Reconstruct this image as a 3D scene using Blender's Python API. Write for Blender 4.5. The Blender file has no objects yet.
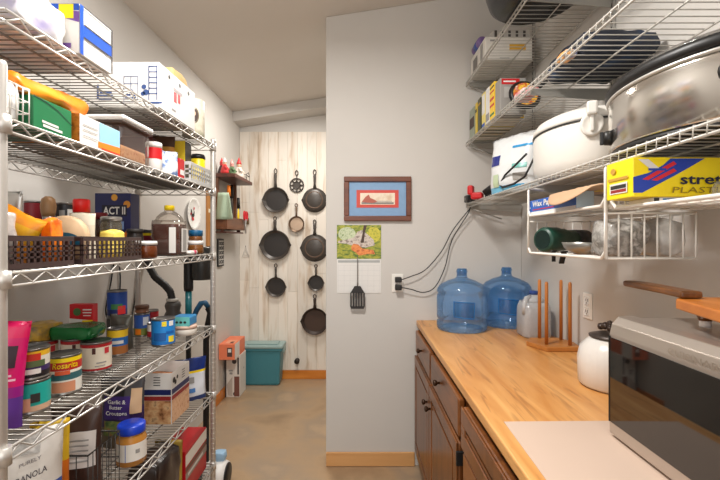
import bpy, bmesh, math, random
from mathutils import Vector, Matrix, Euler, noise
random.seed(7)
PI = math.pi
scene = bpy.context.scene
COL = scene.collection
F, CH = 415.0, 1.41            # focal length in pixels of a 720 px wide frame, eye height (m)
def X(px, Y): return (px - 360.0) * Y / F
def Z(py, Y): return CH + (240.0 - py) * Y / F

# ------------------------------------------------------------------ materials
def lin(c):
    return tuple(((v / 255.0) / 12.92 if v / 255.0 <= 0.04045 else ((v / 255.0 + 0.055) / 1.055) ** 2.4) for v in c)
_mc = {}
def mat(c, rough=0.5, metal=0.0, var=0.08, scale=30.0, bump=0.0, spec=0.5, key=None):
    k = (c, rough, metal, var, scale, bump, spec, key)
    if k in _mc: return _mc[k]
    m = bpy.data.materials.new('paint'); m.use_nodes = True
    nt = m.node_tree; b = nt.nodes['Principled BSDF']
    l = lin(c)
    b.inputs['Roughness'].default_value = rough; b.inputs['Metallic'].default_value = metal
    b.inputs['Specular IOR Level'].default_value = spec
    tc = nt.nodes.new('ShaderNodeTexCoord'); nz = nt.nodes.new('ShaderNodeTexNoise')
    nz.inputs['Scale'].default_value = scale; nz.inputs['Detail'].default_value = 3
    nt.links.new(tc.outputs['Object'], nz.inputs['Vector'])
    mx = nt.nodes.new('ShaderNodeMix'); mx.data_type = 'RGBA'
    nt.links.new(nz.outputs['Fac'], mx.inputs[0])
    mx.inputs[6].default_value = tuple(v * (1 - var) for v in l) + (1,)
    mx.inputs[7].default_value = tuple(min(1, v * (1 + var)) for v in l) + (1,)
    nt.links.new(mx.outputs[2], b.inputs['Base Color'])
    if bump:
        bp = nt.nodes.new('ShaderNodeBump'); bp.inputs['Strength'].default_value = bump; bp.inputs['Distance'].default_value = 0.01
        nt.links.new(nz.outputs['Fac'], bp.inputs['Height']); nt.links.new(bp.outputs[0], b.inputs['Normal'])
    _mc[k] = m
    return m
def blotch(cols, scale=40.0, rough=0.5, stretch=(1, 1, 1), detail=4, lo=0.3, hi=0.7):
    """noise driven colour ramp between several colours"""
    m = bpy.data.materials.new('mottled'); m.use_nodes = True
    nt = m.node_tree; b = nt.nodes['Principled BSDF']; b.inputs['Roughness'].default_value = rough
    tc = nt.nodes.new('ShaderNodeTexCoord'); mp = nt.nodes.new('ShaderNodeMapping'); mp.inputs['Scale'].default_value = stretch
    nz = nt.nodes.new('ShaderNodeTexNoise'); nz.inputs['Scale'].default_value = scale; nz.inputs['Detail'].default_value = detail
    nt.links.new(tc.outputs['Object'], mp.inputs[0]); nt.links.new(mp.outputs[0], nz.inputs['Vector'])
    r = nt.nodes.new('ShaderNodeValToRGB'); e = r.color_ramp.elements
    n = len(cols)
    while len(e) < n: e.new(0.5)
    for i, c in enumerate(cols):
        e[i].position = lo + (hi - lo) * i / max(1, n - 1); e[i].color = lin(c) + (1,)
    nt.links.new(nz.outputs['Fac'], r.inputs[0]); nt.links.new(r.outputs[0], b.inputs['Base Color'])
    return m
def wood(c1, c2, axis='Y', rough=0.35, freq=7.0, dark=None, planks=0.0):
    m = bpy.data.materials.new('wood'); m.use_nodes = True
    nt = m.node_tree; b = nt.nodes['Principled BSDF']; b.inputs['Roughness'].default_value = rough
    tc = nt.nodes.new('ShaderNodeTexCoord'); mp = nt.nodes.new('ShaderNodeMapping')
    s = {'X': (0.12, 1, 1), 'Y': (1, 0.12, 1), 'Z': (1, 1, 0.12)}[axis]
    mp.inputs['Scale'].default_value = tuple(v * freq for v in s)
    n1 = nt.nodes.new('ShaderNodeTexNoise'); n1.inputs['Scale'].default_value = 3.0; n1.inputs['Detail'].default_value = 5; n1.inputs['Distortion'].default_value = 0.8
    nt.links.new(tc.outputs['Object'], mp.inputs[0]); nt.links.new(mp.outputs[0], n1.inputs['Vector'])
    r = nt.nodes.new('ShaderNodeValToRGB'); e = r.color_ramp.elements
    e[0].position = 0.3; e[0].color = lin(c1) + (1,); e[1].position = 0.7; e[1].color = lin(c2) + (1,)
    nt.links.new(n1.outputs['Fac'], r.inputs[0])
    out = r.outputs[0]
    if dark:                       # thin darker mineral streaks
        n2 = nt.nodes.new('ShaderNodeTexNoise'); n2.inputs['Scale'].default_value = 5.5; n2.inputs['Detail'].default_value = 3; n2.inputs['Distortion'].default_value = 1.2
        nt.links.new(mp.outputs[0], n2.inputs['Vector'])
        r2 = nt.nodes.new('ShaderNodeValToRGB'); r2.color_ramp.elements[0].position = 0.575; r2.color_ramp.elements[1].position = 0.72
        nt.links.new(n2.outputs['Fac'], r2.inputs[0])
        mul = nt.nodes.new('ShaderNodeMath'); mul.operation = 'MULTIPLY'; mul.inputs[1].default_value = 0.55
        nt.links.new(r2.outputs[0], mul.inputs[0])
        mx = nt.nodes.new('ShaderNodeMix'); mx.data_type = 'RGBA'; mx.inputs[7].default_value = lin(dark) + (1,)
        nt.links.new(mul.outputs[0], mx.inputs[0]); nt.links.new(out, mx.inputs[6]); out = mx.outputs[2]
    nt.links.new(out, b.inputs['Base Color'])
    return m
def clear(c, solid=0.2, rough=0.08, gloss=0.12, tint=0.45):
    """see-through plastic or glass: tinted transparency, a little body colour and a sheen"""
    m = bpy.data.materials.new('clear'); m.use_nodes = True
    nt = m.node_tree; nt.nodes.clear(); o = nt.nodes.new('ShaderNodeOutputMaterial')
    t = nt.nodes.new('ShaderNodeBsdfTransparent'); t.inputs[0].default_value = tuple(1 - (1 - v) * tint for v in lin(c)) + (1,)
    d = nt.nodes.new('ShaderNodeBsdfDiffuse'); tl = nt.nodes.new('ShaderNodeBsdfTranslucent')
    nz = nt.nodes.new('ShaderNodeTexNoise'); nz.inputs['Scale'].default_value = 14
    hs = nt.nodes.new('ShaderNodeMix'); hs.data_type = 'RGBA'
    hs.inputs[6].default_value = tuple(v * .85 for v in lin(c)) + (1,); hs.inputs[7].default_value = lin(c) + (1,)
    nt.links.new(nz.outputs['Fac'], hs.inputs[0])
    for s in (d, tl): nt.links.new(hs.outputs[2], s.inputs[0])
    dm = nt.nodes.new('ShaderNodeMixShader'); dm.inputs[0].default_value = 0.5
    nt.links.new(d.outputs[0], dm.inputs[1]); nt.links.new(tl.outputs[0], dm.inputs[2])
    m1 = nt.nodes.new('ShaderNodeMixShader'); m1.inputs[0].default_value = solid
    nt.links.new(t.outputs[0], m1.inputs[1]); nt.links.new(dm.outputs[0], m1.inputs[2])
    g = nt.nodes.new('ShaderNodeBsdfGlossy'); g.inputs['Roughness'].default_value = rough
    lw = nt.nodes.new('ShaderNodeLayerWeight'); lw.inputs[0].default_value = 0.25
    mm = nt.nodes.new('ShaderNodeMath'); mm.operation = 'MULTIPLY_ADD'; mm.inputs[1].default_value = 0.6; mm.inputs[2].default_value = gloss * 0.3
    nt.links.new(lw.outputs['Fresnel'], mm.inputs[0])
    m2 = nt.nodes.new('ShaderNodeMixShader'); nt.links.new(mm.outputs[0], m2.inputs[0])
    nt.links.new(m1.outputs[0], m2.inputs[1]); nt.links.new(g.outputs[0], m2.inputs[2]); nt.links.new(m2.outputs[0], o.inputs[0])
    return m
WHITE = mat((232, 230, 226), .45); BLACK = mat((22, 21, 21), .45); DARK = mat((45, 42, 40), .5)
CHROME = mat((206, 202, 196), .38, .55, .03); STEEL = mat((176, 172, 166), .3, .95, .04); TIN = mat((150, 148, 146), .3, .9, .03)
WIREW = mat((226, 222, 214), .4, 0, .02); RED = mat((196, 24, 30), .4); BLUE = mat((28, 84, 178), .4)
YEL = mat((246, 214, 20), .4); NAVY = mat((28, 38, 92), .4); GREY = mat((150, 148, 145), .5); DECK_SHADED = mat((128, 124, 118), .36, .75, .03); CREAM = mat((226, 214, 190), .5)  # deck wires: rack chrome darkened, shadow beneath them put into the colour
ORANGE = mat((240, 128, 20), .5); GREEN = mat((24, 112, 62), .4); BROWN = mat((96, 56, 30), .5); GOLD = mat((196, 150, 60), .5)

# ------------------------------------------------------------------ mesh builder
class M:
    def __init__(s): s.bm = bmesh.new(); s.mi = 0
    def _merge(s, b):
        vm = {}
        for v in b.verts: vm[v] = s.bm.verts.new(v.co)
        for f in b.faces:
            try:
                nf = s.bm.faces.new([vm[v] for v in f.verts]); nf.material_index = s.mi; nf.smooth = f.smooth
            except ValueError: pass
        b.free()
    def box(s, x0, x1, y0, y1, z0, z1, bev=0.0, mtx=None, seg=2):
        b = bmesh.new(); bmesh.ops.create_cube(b, size=1)
        for v in b.verts:
            v.co = Vector(((x0 + x1) / 2 + v.co.x * (x1 - x0), (y0 + y1) / 2 + v.co.y * (y1 - y0), (z0 + z1) / 2 + v.co.z * (z1 - z0)))
        if bev > 0: bmesh.ops.bevel(b, geom=list(b.edges), offset=bev, segments=seg, profile=.5, affect='EDGES')
        if mtx is not None: bmesh.ops.transform(b, matrix=mtx, verts=b.verts)
        s._merge(b); return s
    def tube(s, pts, r, seg=6, closed=False, caps=True):
        pts = [Vector(p) for p in pts]; n = len(pts)
        rs = r if isinstance(r, (list, tuple)) else [r] * n
        d0 = (pts[1] - pts[0]).normalized()
        up = Vector((0, 0, 1)) if abs(d0.z) < .9 else Vector((1, 0, 0))
        nrm = d0.cross(up).normalized(); rings = []
        for i, p in enumerate(pts):
            if closed: d = (pts[(i + 1) % n] - pts[i - 1])
            else: d = pts[min(i + 1, n - 1)] - pts[max(i - 1, 0)]
            d = d.normalized() if d.length > 1e-9 else d0
            nrm = (nrm - d * nrm.dot(d))
            nrm = nrm.normalized() if nrm.length > 1e-6 else d.orthogonal().normalized()
            bi = d.cross(nrm)
            rings.append([s.bm.verts.new(p + (nrm * math.cos(2 * PI * k / seg) + bi * math.sin(2 * PI * k / seg)) * rs[i]) for k in range(seg)])
        m = n if closed else n - 1
        for i in range(m):
            a, b = rings[i], rings[(i + 1) % n]
            for k in range(seg):
                f = s.bm.faces.new([a[k], a[(k + 1) % seg], b[(k + 1) % seg], b[k]]); f.smooth = True; f.material_index = s.mi
        if caps and not closed:
            for rg in (rings[0], rings[-1]):
                f = s.bm.faces.new(rg); f.material_index = s.mi
        return s
    def lathe(s, prof, seg=28, c=(0, 0, 0), sx=1.0, sy=1.0, axis='Z', mis=None, fn=None, caps=True):
        """prof: (r, z) from bottom to top; mis: material index per segment"""
        rings = []
        def P(r, a, z):
            k = fn(a, z) if fn else 1.0
            x, y = r * k * math.cos(a) * sx, r * k * math.sin(a) * sy
            v = {'Z': (x, y, z), 'X': (z, x, y), 'Y': (x, z, y)}[axis]
            return Vector(v) + Vector(c)
        for r, z in prof:
            if r < 1e-6: rings.append([s.bm.verts.new(P(0, 0, z))])
            else: rings.append([s.bm.verts.new(P(r, 2 * PI * k / seg, z)) for k in range(seg)])
        for i in range(len(prof) - 1):
            a, b = rings[i], rings[i + 1]
            for k in range(seg):
                k2 = (k + 1) % seg
                vs = [a[k], a[k2], b[k2], b[k]] if len(a) > 1 and len(b) > 1 else ([a[0], b[k2], b[k]] if len(a) == 1 and len(b) > 1 else ([a[k], a[k2], b[0]] if len(a) > 1 else None))
                if vs is None: continue
                try:
                    f = s.bm.faces.new(vs); f.smooth = True; f.material_index = mis[i] if mis else s.mi
                except ValueError: pass
        if not caps or (len(prof) == 2 and prof[1][0] < 1e-6): return s
        if len(rings[0]) > 1: f = s.bm.faces.new(list(reversed(rings[0]))); f.material_index = mis[0] if mis else s.mi
        if len(rings[-1]) > 1: f = s.bm.faces.new(rings[-1]); f.material_index = mis[-1] if mis else s.mi
        return s
    def poly(s, pts, th=None):
        vs = [s.bm.verts.new(p) for p in pts]
        f = s.bm.faces.new(vs); f.material_index = s.mi
        return s
    def prism(s, pts2, o, u, v, n, t, bev=0):
        """polygon pts2 in the (u,v) frame at origin o, extruded along n by t"""
        b = bmesh.new(); o, u, v, n = map(Vector, (o, u, v, n))
        lo = [b.verts.new(o + u * p[0] + v * p[1]) for p in pts2]; hi = [b.verts.new(o + u * p[0] + v * p[1] + n * t) for p in pts2]
        b.faces.new(list(reversed(lo))); b.faces.new(hi); k = len(lo)
        for i in range(k): b.faces.new([lo[i], lo[(i + 1) % k], hi[(i + 1) % k], hi[i]])
        bmesh.ops.recalc_face_normals(b, faces=b.faces)
        if bev: bmesh.ops.bevel(b, geom=list(b.edges), offset=bev, segments=2, profile=.5, affect='EDGES')
        s._merge(b); return s
    def soft(s, size, c=(0, 0, 0), amp=.006, seed=0, n=10, sq=.35, freq=14):
        b = bmesh.new(); bmesh.ops.create_cube(b, size=2); bmesh.ops.subdivide_edges(b, edges=b.edges, cuts=n, use_grid_fill=True)
        for v in b.verts:
            p = v.co.copy(); q = p.normalized()
            p = p * (1 - sq) + q * 1.25 * sq
            w = Vector((p.x * size[0] / 2, p.y * size[1] / 2, p.z * size[2] / 2))
            w += noise.noise_vector(w * freq + Vector((seed * 3.1, seed, 0))) * amp + noise.noise_vector(w * freq * 3 + Vector((0, seed, 5))) * amp * .4
            v.co = w + Vector(c)
        zmin = min(v.co.z for v in b.verts)
        zb = c[2] - size[2] / 2
        for v in b.verts: v.co.z = max(zb, v.co.z)
        for f in b.faces: f.smooth = True
        s._merge(b); return s
    def out(s, name, mats, parent=None, smooth=None, label=None):
        bmesh.ops.recalc_face_normals(s.bm, faces=s.bm.faces)
        me = bpy.data.meshes.new(name); s.bm.to_mesh(me); s.bm.free()
        for m in (mats if isinstance(mats, (list, tuple)) else [mats]): me.materials.append(m)
        if smooth is not None:
            for p in me.polygons: p.use_smooth = smooth
        o = bpy.data.objects.new(name, me); COL.objects.link(o)
        if parent is not None: o.parent = parent
        if label: o['label'] = label
        return o
def tag(o, label, cat, group=None, kind=None):
    if label: o['label'] = label
    if cat: o['category'] = cat
    if group: o['group'] = group
    if kind: o['kind'] = kind
    return o
def thing(name, label, cat, loc=(0, 0, 0), rz=0, group=None, rot=None):
    o = bpy.data.objects.new(name, None); COL.objects.link(o); o.empty_display_size = .05
    o.location = loc; o.rotation_euler = rot if rot else (0, 0, rz)
    return tag(o, label, cat, group)
def struct(name, m, mats):
    o = m.out(name, mats); o['kind'] = 'structure'; return o

# ------------------------------------------------------------------ lettering
_tc = {}
def glyphs(body, bold=0.0):
    k = (body, bold)
    if k in _tc: return _tc[k]
    cu = bpy.data.curves.new('t', 'FONT'); cu.body = body; cu.size = 1.0; cu.resolution_u = 2; cu.offset = bold
    o = bpy.data.objects.new('t', cu); COL.objects.link(o)
    dg = bpy.context.evaluated_depsgraph_get(); dg.update(); me = o.evaluated_get(dg).to_mesh()
    vs = [v.co.copy() for v in me.vertices]; fs = [tuple(p.vertices) for p in me.polygons]
    o.evaluated_get(dg).to_mesh_clear(); bpy.data.objects.remove(o); bpy.data.curves.remove(cu)
    x0 = min(v.x for v in vs); x1 = max(v.x for v in vs); y0 = min(v.y for v in vs); y1 = max(v.y for v in vs)
    vs = [((v.x - x0) / (x1 - x0), (v.y - y0) / (y1 - y0)) for v in vs]
    _tc[k] = (vs, fs); return _tc[k]
def letter(parent, body, mapper, cu, cv, w, h, m, bold=0.0, slant=0.0, rot=0.0, name='lettering'):
    """lettering centred on (cu,cv) of size w x h in the surface coordinates of mapper(u,v)->point"""
    vs, fs = glyphs(body, bold); me = bpy.data.meshes.new(name)
    co = []
    for a, b in vs:
        du, dv = (a - .5) * w + slant * (b - .5) * h, (b - .5) * h
        u = cu + du * math.cos(rot) - dv * math.sin(rot); v = cv + du * math.sin(rot) + dv * math.cos(rot)
        co.append(tuple(mapper(u, v)))
    me.from_pydata(co, [], fs); me.materials.append(m)
    o = bpy.data.objects.new(name, me); COL.objects.link(o); o.parent = parent
    return o
def patch(parent, name, pts, mapper, m, label=None):
    """flat printed shape: polygon pts in surface coordinates"""
    k = M(); k.poly([mapper(u, v) for u, v in pts]); me = k.out(name, m, parent, label=label)
    return me
def gridpatch(parent, name, u0, u1, v0, v1, mapper, m, nu=10, nv=6, label=None):
    k = M(); g = [[k.bm.verts.new(mapper(u0 + (u1 - u0) * i / nu, v0 + (v1 - v0) * j / nv)) for i in range(nu + 1)] for j in range(nv + 1)]
    for j in range(nv):
        for i in range(nu):
            f = k.bm.faces.new([g[j][i], g[j][i + 1], g[j + 1][i + 1], g[j + 1][i]]); f.smooth = True
    return k.out(name, m, parent, label=label)
def rect(u0, v0, u1, v1): return [(u0, v0), (u1, v0), (u1, v1), (u0, v1)]
def disc(cu, cv, r, n=14, asp=1.0): return [(cu + r * math.cos(2 * PI * k / n), cv + r * asp * math.sin(2 * PI * k / n)) for k in range(n)]

# ------------------------------------------------------------------ kinds of packaging
def face(size, f, off=.0007):
    sx, sy, sz = size
    def mp(u, v):          # u, v in metres from the lower left corner of that face
        if f == 'n': return (-sx / 2 + u, -sy / 2 - off, v)
        if f == 'r': return (sx / 2 + off, -sy / 2 + u, v)
        if f == 'l': return (-sx / 2 - off, sy / 2 - u, v)
        if f == 't': return (-sx / 2 + u, -sy / 2 + v, sz + off)
    return mp
def carton(name, label, cat, box, body, decals=(), texts=(), rz=0, group=None, bev=.002, rot=None):
    """box = x0,x1,y0,y1,z0,h ; decals (part, face, pts as fractions, material) ; texts (body, face, cu, cv, w, h fractions, material)"""
    x0, x1, y0, y1, z0, h = box; size = (x1 - x0, y1 - y0, h)
    t = thing(name, label, cat, ((x0 + x1) / 2, (y0 + y1) / 2, z0), rz, group, rot)
    M().box(-size[0] / 2, size[0] / 2, -size[1] / 2, size[1] / 2, 0, h, bev).out('carton_body', body, t)
    dim = {'n': (size[0], h), 'r': (size[1], h), 'l': (size[1], h), 't': (size[0], size[1])}
    for i, d in enumerate(decals):
        w, hh = dim[d[1]]
        patch(t, d[0], [(p[0] * w, p[1] * hh) for p in d[2]], face(size, d[1], .0006 + .00025 * i), d[3])
    for d in texts:
        w, hh = dim[d[1]]
        letter(t, d[0], face(size, d[1], .0006 + .00025 * (len(decals) + 1)), d[2] * w, d[3] * hh, d[4] * w, d[5] * hh, d[6], *(d[7:] if len(d) > 7 else ()))
    return t
def can(label, x, y, z0, r, h, zones, top=TIN, texts=(), cat='can', name='food_can', group=None, patches=(), lid=None):
    """zones: (height fraction, material) stacked upward = the paper label; texts (body, cv fraction, width m, height m, material, angle offset)"""
    t = thing(name, label, cat, (x, y, z0), 0, group)
    e = .003
    M().lathe([(r * .93, 0), (r, .001), (r, .004), (r - .002, .006), (r - .002, h - .006), (r, h - .004), (r, h - .001), (r * .96, h), (r * .93, h - .004), (0, h - .004)], 28).out('can_body', top, t)
    z = .007; prof = [(r - .0008, z)]; mis = []; ms = []
    for i, (fr, m) in enumerate(zones):
        z += fr * (h - .014); prof.append((r - .0008, z)); mis.append(i); ms.append(m)
    k = M(); seg = 28; rings = [[k.bm.verts.new((a * math.cos(2 * PI * q / seg), a * math.sin(2 * PI * q / seg), zz)) for q in range(seg)] for a, zz in prof]
    for i in range(len(prof) - 1):
        for q in range(seg):
            f = k.bm.faces.new([rings[i][q], rings[i][(q + 1) % seg], rings[i + 1][(q + 1) % seg], rings[i + 1][q]]); f.smooth = True; f.material_index = mis[i]
    lb = k.out('paper_label', ms, t)
    a0 = math.atan2(-y, -x)
    def mp(off):
        return lambda u, v: ((r + off) * math.cos(a0 + u / r), (r + off) * math.sin(a0 + u / r), v)
    for (u0, v0, u1, v1, m) in patches:
        gridpatch(lb, 'printed_picture', u0, u1, v0 * h, v1 * h, mp(.0002), m, 8, 2)
    for d in texts:
        letter(lb, d[0], mp(.0006), d[5] if len(d) > 5 else 0, d[1] * h, d[2], d[3], d[4], .01, .1, d[6] if len(d) > 6 else 0)
    if lid:
        M().lathe([(r + .001, h - .004), (r + .001, h + .008), (r - .002, h + .01), (0, h + .01)], 28).out('lid', lid, t)
    return t
def jar(label, x, y, z0, r, h, body, lidm, lid_h=.02, fill=None, fill_h=.8, labelm=None, lz=(.2, .6), cat='jar', name='jar', neck=.92, group=None):
    t = thing(name, label, cat, (x, y, z0), 0, group); hb = h - lid_h
    M().lathe([(r * .85, 0), (r, .005), (r, hb - .015), (r * neck, hb - .003), (r * neck, hb)], 24).out('jar_body', body, t)
    M().lathe([(r * neck + .003, hb), (r * neck + .003, h - .003), (r * neck, h), (0, h)], 24).out('lid', lidm, t)
    if fill: M().lathe([(r * .8, .003), (r * .94, .007), (r * .94, hb * fill_h), (0, hb * fill_h)], 24).out('contents', fill, t)
    if labelm:
        a0 = math.atan2(-y, -x)
        gridpatch(t, 'paper_label', -1.4 * r, 1.4 * r, lz[0] * hb, lz[1] * hb, lambda u, v: ((r + .0007) * math.cos(a0 + u / r), (r + .0007) * math.sin(a0 + u / r), v), labelm, 14, 1)
    return t
def pouch(name, label, cat, loc, w, h, d, zones, rz=0, seed=0, seal=True, decals=(), texts=(), amp=.005, group=None, rot=None, nu=16, nv=20):
    """a standing bag: zones (height fraction, material); decals (part,u0,u1,v0,v1 fractions,material); u -1..1, v 0..1"""
    t = thing(name, label, cat, loc, rz, group, rot)
    def th(u, v):
        a = max(0, 1 - abs(u) ** 3) ** .6; b = (1 - v ** 3) ** .8 if seal else (1 - v ** 8) ** .5
        return d / 2 * a * max(b, .02) * (.75 + .25 * min(1, v * 6))
    def srf(u, v, s, off=0):
        q = Vector((u * w * 2, s * .3, v * h * 3)) * 8 + Vector((seed * 7.3, seed, 0))
        n = noise.noise(q) * amp * (1 - v * .3)
        return (u * w / 2 * (1 - .05 * math.sin(v * PI)), s * (th(u, v) + n + off), v * h + (noise.noise(q + Vector((9, 9, 9))) * amp if v > .9 else 0))
    k = M(); zl = []; acc = 0
    for fr, m in zones: acc += fr; zl.append(acc)
    for s in (-1, 1):
        g = [[k.bm.verts.new(srf(-1 + 2 * i / nu, j / nv, s)) for i in range(nu + 1)] for j in range(nv + 1)]
        for j in range(nv):
            vm = (j + .5) / nv; idx = next((q for q, a in enumerate(zl) if vm <= a + 1e-6), len(zl) - 1)
            for i in range(nu):
                f = k.bm.faces.new([g[j][i], g[j][i + 1], g[j + 1][i + 1], g[j + 1][i]]); f.smooth = True; f.material_index = idx
    bmesh.ops.remove_doubles(k.bm, verts=k.bm.verts, dist=.004)
    k.out('bag_body', [m for _, m in zones], t)
    for i, dd in enumerate(decals):
        gridpatch(t, dd[0], dd[1], dd[2], dd[3], dd[4], lambda u, v: srf(u, v, -1, .0015 + .0006 * i), dd[5], 10, 8)
    for tx in texts:
        letter(t, tx[0], lambda u, v: srf(u, v, -1, .0035), tx[1], tx[2], tx[3], tx[4], tx[5], .01, 0, tx[6] if len(tx) > 6 else 0)
    return t
def softthing(name, label, cat, c, size, m, amp=.006, seed=0, sq=.35, rz=0, part=None, freq=14, group=None):
    k = M(); k.soft(size, (0, 0, size[2] / 2), amp, seed, 10, sq, freq); o = k.out(name, m)
    o.location = c; o.rotation_euler = (0, 0, rz)
    return tag(o, label, cat, group)
def lattice_basket(label, x0, x1, y0, y1, z0, h, m, nc, rows, name='plastic_basket', cat='basket', gap=.35, group=None):
    """plastic basket: solid base and four walls pierced by rows of square holes"""
    t = thing(name, label, cat, ((x0 + x1) / 2, (y0 + y1) / 2, z0), 0, group); sx, sy = (x1 - x0) / 2, (y1 - y0) / 2; th = .003
    M().box(-sx + .004, sx - .004, -sy + .004, sy - .004, 0, .004).out('basket_floor', m, t)
    def wall(a, b):
        k = M(); a, b = Vector(a), Vector(b); L = (b - a).length; u = (b - a) / L; n = Vector((u.y, -u.x, 0)); n_c = max(3, int(round(nc * L / (2 * sy))))
        def bar(u0, u1, v0, v1):
            k.prism([(u0, v0), (u1, v0), (u1, v1), (u0, v1)], a, u, (0, 0, 1), n, th)
        lo, hi = h * .18, h * .86
        bar(0, L, 0, lo); bar(0, L, hi, h)
        cw = L / n_c; bw = cw * gap
        for i in range(n_c + 1): bar(max(0, i * cw - bw / 2), min(L, i * cw + bw / 2), lo, hi)
        rh = (hi - lo) / rows
        for j in range(1, rows): bar(0, L, lo + j * rh - rh * gap / 2, lo + j * rh + rh * gap / 2)
        k.out('basket_wall', m, t)
    c = [(-sx, -sy, 0), (sx, -sy, 0), (sx, sy, 0), (-sx, sy, 0)]
    for i in range(4): wall(c[i], c[(i + 1) % 4])
    M().tube([(p[0], p[1], h) for p in c], .003, 6, True).out('rim', m, t)
    return t
# ================================================================== THE ROOM
XL, XR, YP, YB = -1.225, 1.01, 2.594, 4.235     # left wall, right wall, partition, far wall
YN = -1.6
def ceil_z(x): return 2.647 + .155 * (x - XL)
WALL = mat((206, 202, 196), .75, 0, .02, 6, .02); CEIL = mat((214, 207, 198), .8, 0, .02, 5)
def wall_mat(): return WALL
k = M(); k.box(XL - .12, XL, YN, YB + .12, 0, ceil_z(XL)); struct('wall_left', k, WALL)
k = M(); k.box(XR, XR + .12, YN, YB + .12, 0, ceil_z(XR)); struct('wall_right', k, WALL)
k = M(); k.prism([(-.2125, 0), (XR, 0), (XR, ceil_z(XR)), (-.2125, ceil_z(-.2125))], (0, YP, 0), (1, 0, 0), (0, 0, 1), (0, 1, 0), .12, .004); struct('wall_partition', k, WALL)
k = M(); k.prism([(XL, 0), (XR, 0), (XR, ceil_z(XR)), (XL, ceil_z(XL))], (0, YB, 0), (1, 0, 0), (0, 0, 1), (0, 1, 0), .12); struct('wall_back', k, WALL)
k = M(); a, b = XL - .12, XR + .12
k.prism([(a, ceil_z(a)), (b, ceil_z(b)), (b, ceil_z(b) + .1), (a, ceil_z(a) + .1)], (0, YN, 0), (1, 0, 0), (0, 0, 1), (0, 1, 0), YB + .12 - YN); struct('ceiling', k, CEIL)
# boxed beam under the ceiling in front of the far wall
k = M(); k.prism([(XL + .001, ceil_z(XL) - .092), (XR - .001, ceil_z(XR) - .092), (XR - .001, ceil_z(XR) - .001), (XL + .001, ceil_z(XL) - .001)], (0, 4.0, 0), (1, 0, 0), (0, 0, 1), (0, 1, 0), YB - 4.001); struct('trim_1', k, WALL)
# concrete floor, tan stained and blotchy
FL = blotch([(150, 124, 96), (172, 144, 112), (158, 138, 116), (186, 158, 126)], 2.2, .38, (1, 1, 1), 6, .3, .72)
k = M(); k.box(XL - .12, XR + .12, YN, YB + .12, -.1, 0); struct('floor', k, FL)
OAK = wood((196, 112, 34), (222, 142, 58), 'X', .35, 5); OAKY = wood((196, 112, 34), (222, 142, 58), 'Y', .35, 5)
PBOARD = wood((206, 150, 92), (222, 170, 112), 'X', .4, 5)
k = M(); k.box(-.211, .341, YP - .014, YP - .0005, .001, .088, .004); struct('baseboard_partition', k, PBOARD)
k = M(); k.box(XL + .016, XR - .001, YB - .032, YB - .0195, .001, .088, .004); struct('baseboard_back', k, OAK)
k = M(); k.box(XL + .0005, XL + .014, 3.4, YB - .034, .001, .088, .004); struct('baseboard_left', k, OAKY)
# whitewashed vertical planks on the far wall
def plank_mat():
    m = bpy.data.materials.new('whitewashed_planks'); m.use_nodes = True; nt = m.node_tree; b = nt.nodes['Principled BSDF']; b.inputs['Roughness'].default_value = .7
    tc = nt.nodes.new('ShaderNodeTexCoord'); mp = nt.nodes.new('ShaderNodeMapping'); mp.inputs['Scale'].default_value = (9, 9, 1.1)
    nt.links.new(tc.outputs['Object'], mp.inputs[0])
    n1 = nt.nodes.new('ShaderNodeTexNoise'); n1.inputs['Scale'].default_value = 2.2; n1.inputs['Detail'].default_value = 6; n1.inputs['Distortion'].default_value = .6
    nt.links.new(mp.outputs[0], n1.inputs['Vector'])
    r = nt.nodes.new('ShaderNodeValToRGB'); e = r.color_ramp.elements; e[0].position = .27; e[0].color = lin((204, 184, 162)) + (1,)
    e[1].position = .5; e[1].color = lin((238, 230, 218)) + (1,); q = e.new(.4); q.color = lin((230, 218, 202)) + (1,)
    nt.links.new(n1.outputs['Fac'], r.inputs[0])
    g = nt.nodes.new('ShaderNodeNewGeometry'); mx = nt.nodes.new('ShaderNodeMix'); mx.data_type = 'RGBA'; mx.blend_type = 'MULTIPLY'; mx.inputs[0].default_value = 1
    mr = nt.nodes.new('ShaderNodeMapRange'); mr.inputs[3].default_value = .86; mr.inputs[4].default_value = 1.02
    nt.links.new(g.outputs['Random Per Island'], mr.inputs[0]); cb = nt.nodes.new('ShaderNodeCombineColor')
    for i in range(3): nt.links.new(mr.outputs[0], cb.inputs[i])
    nt.links.new(r.outputs[0], mx.inputs[6]); nt.links.new(cb.outputs[0], mx.inputs[7]); nt.links.new(mx.outputs[2], b.inputs['Base Color'])
    return m
k = M(); x = XL + .001; rnd = random.Random(4)
while x < XR - .02:
    w = min(.098, XR - .001 - x); z = .0885; top = 2.51
    while z < top:
        hh = rnd.uniform(.7, 1.6); z2 = min(top, z + hh)
        if top - z2 < .25: z2 = top
        k.box(x + .0006, x + w - .0006, YB - .0185, YB - .0006, z + .0006, z2 - .0006, .0012, seg=1); z = z2
    x += w
struct('wall_planked', k, plank_mat())

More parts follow.
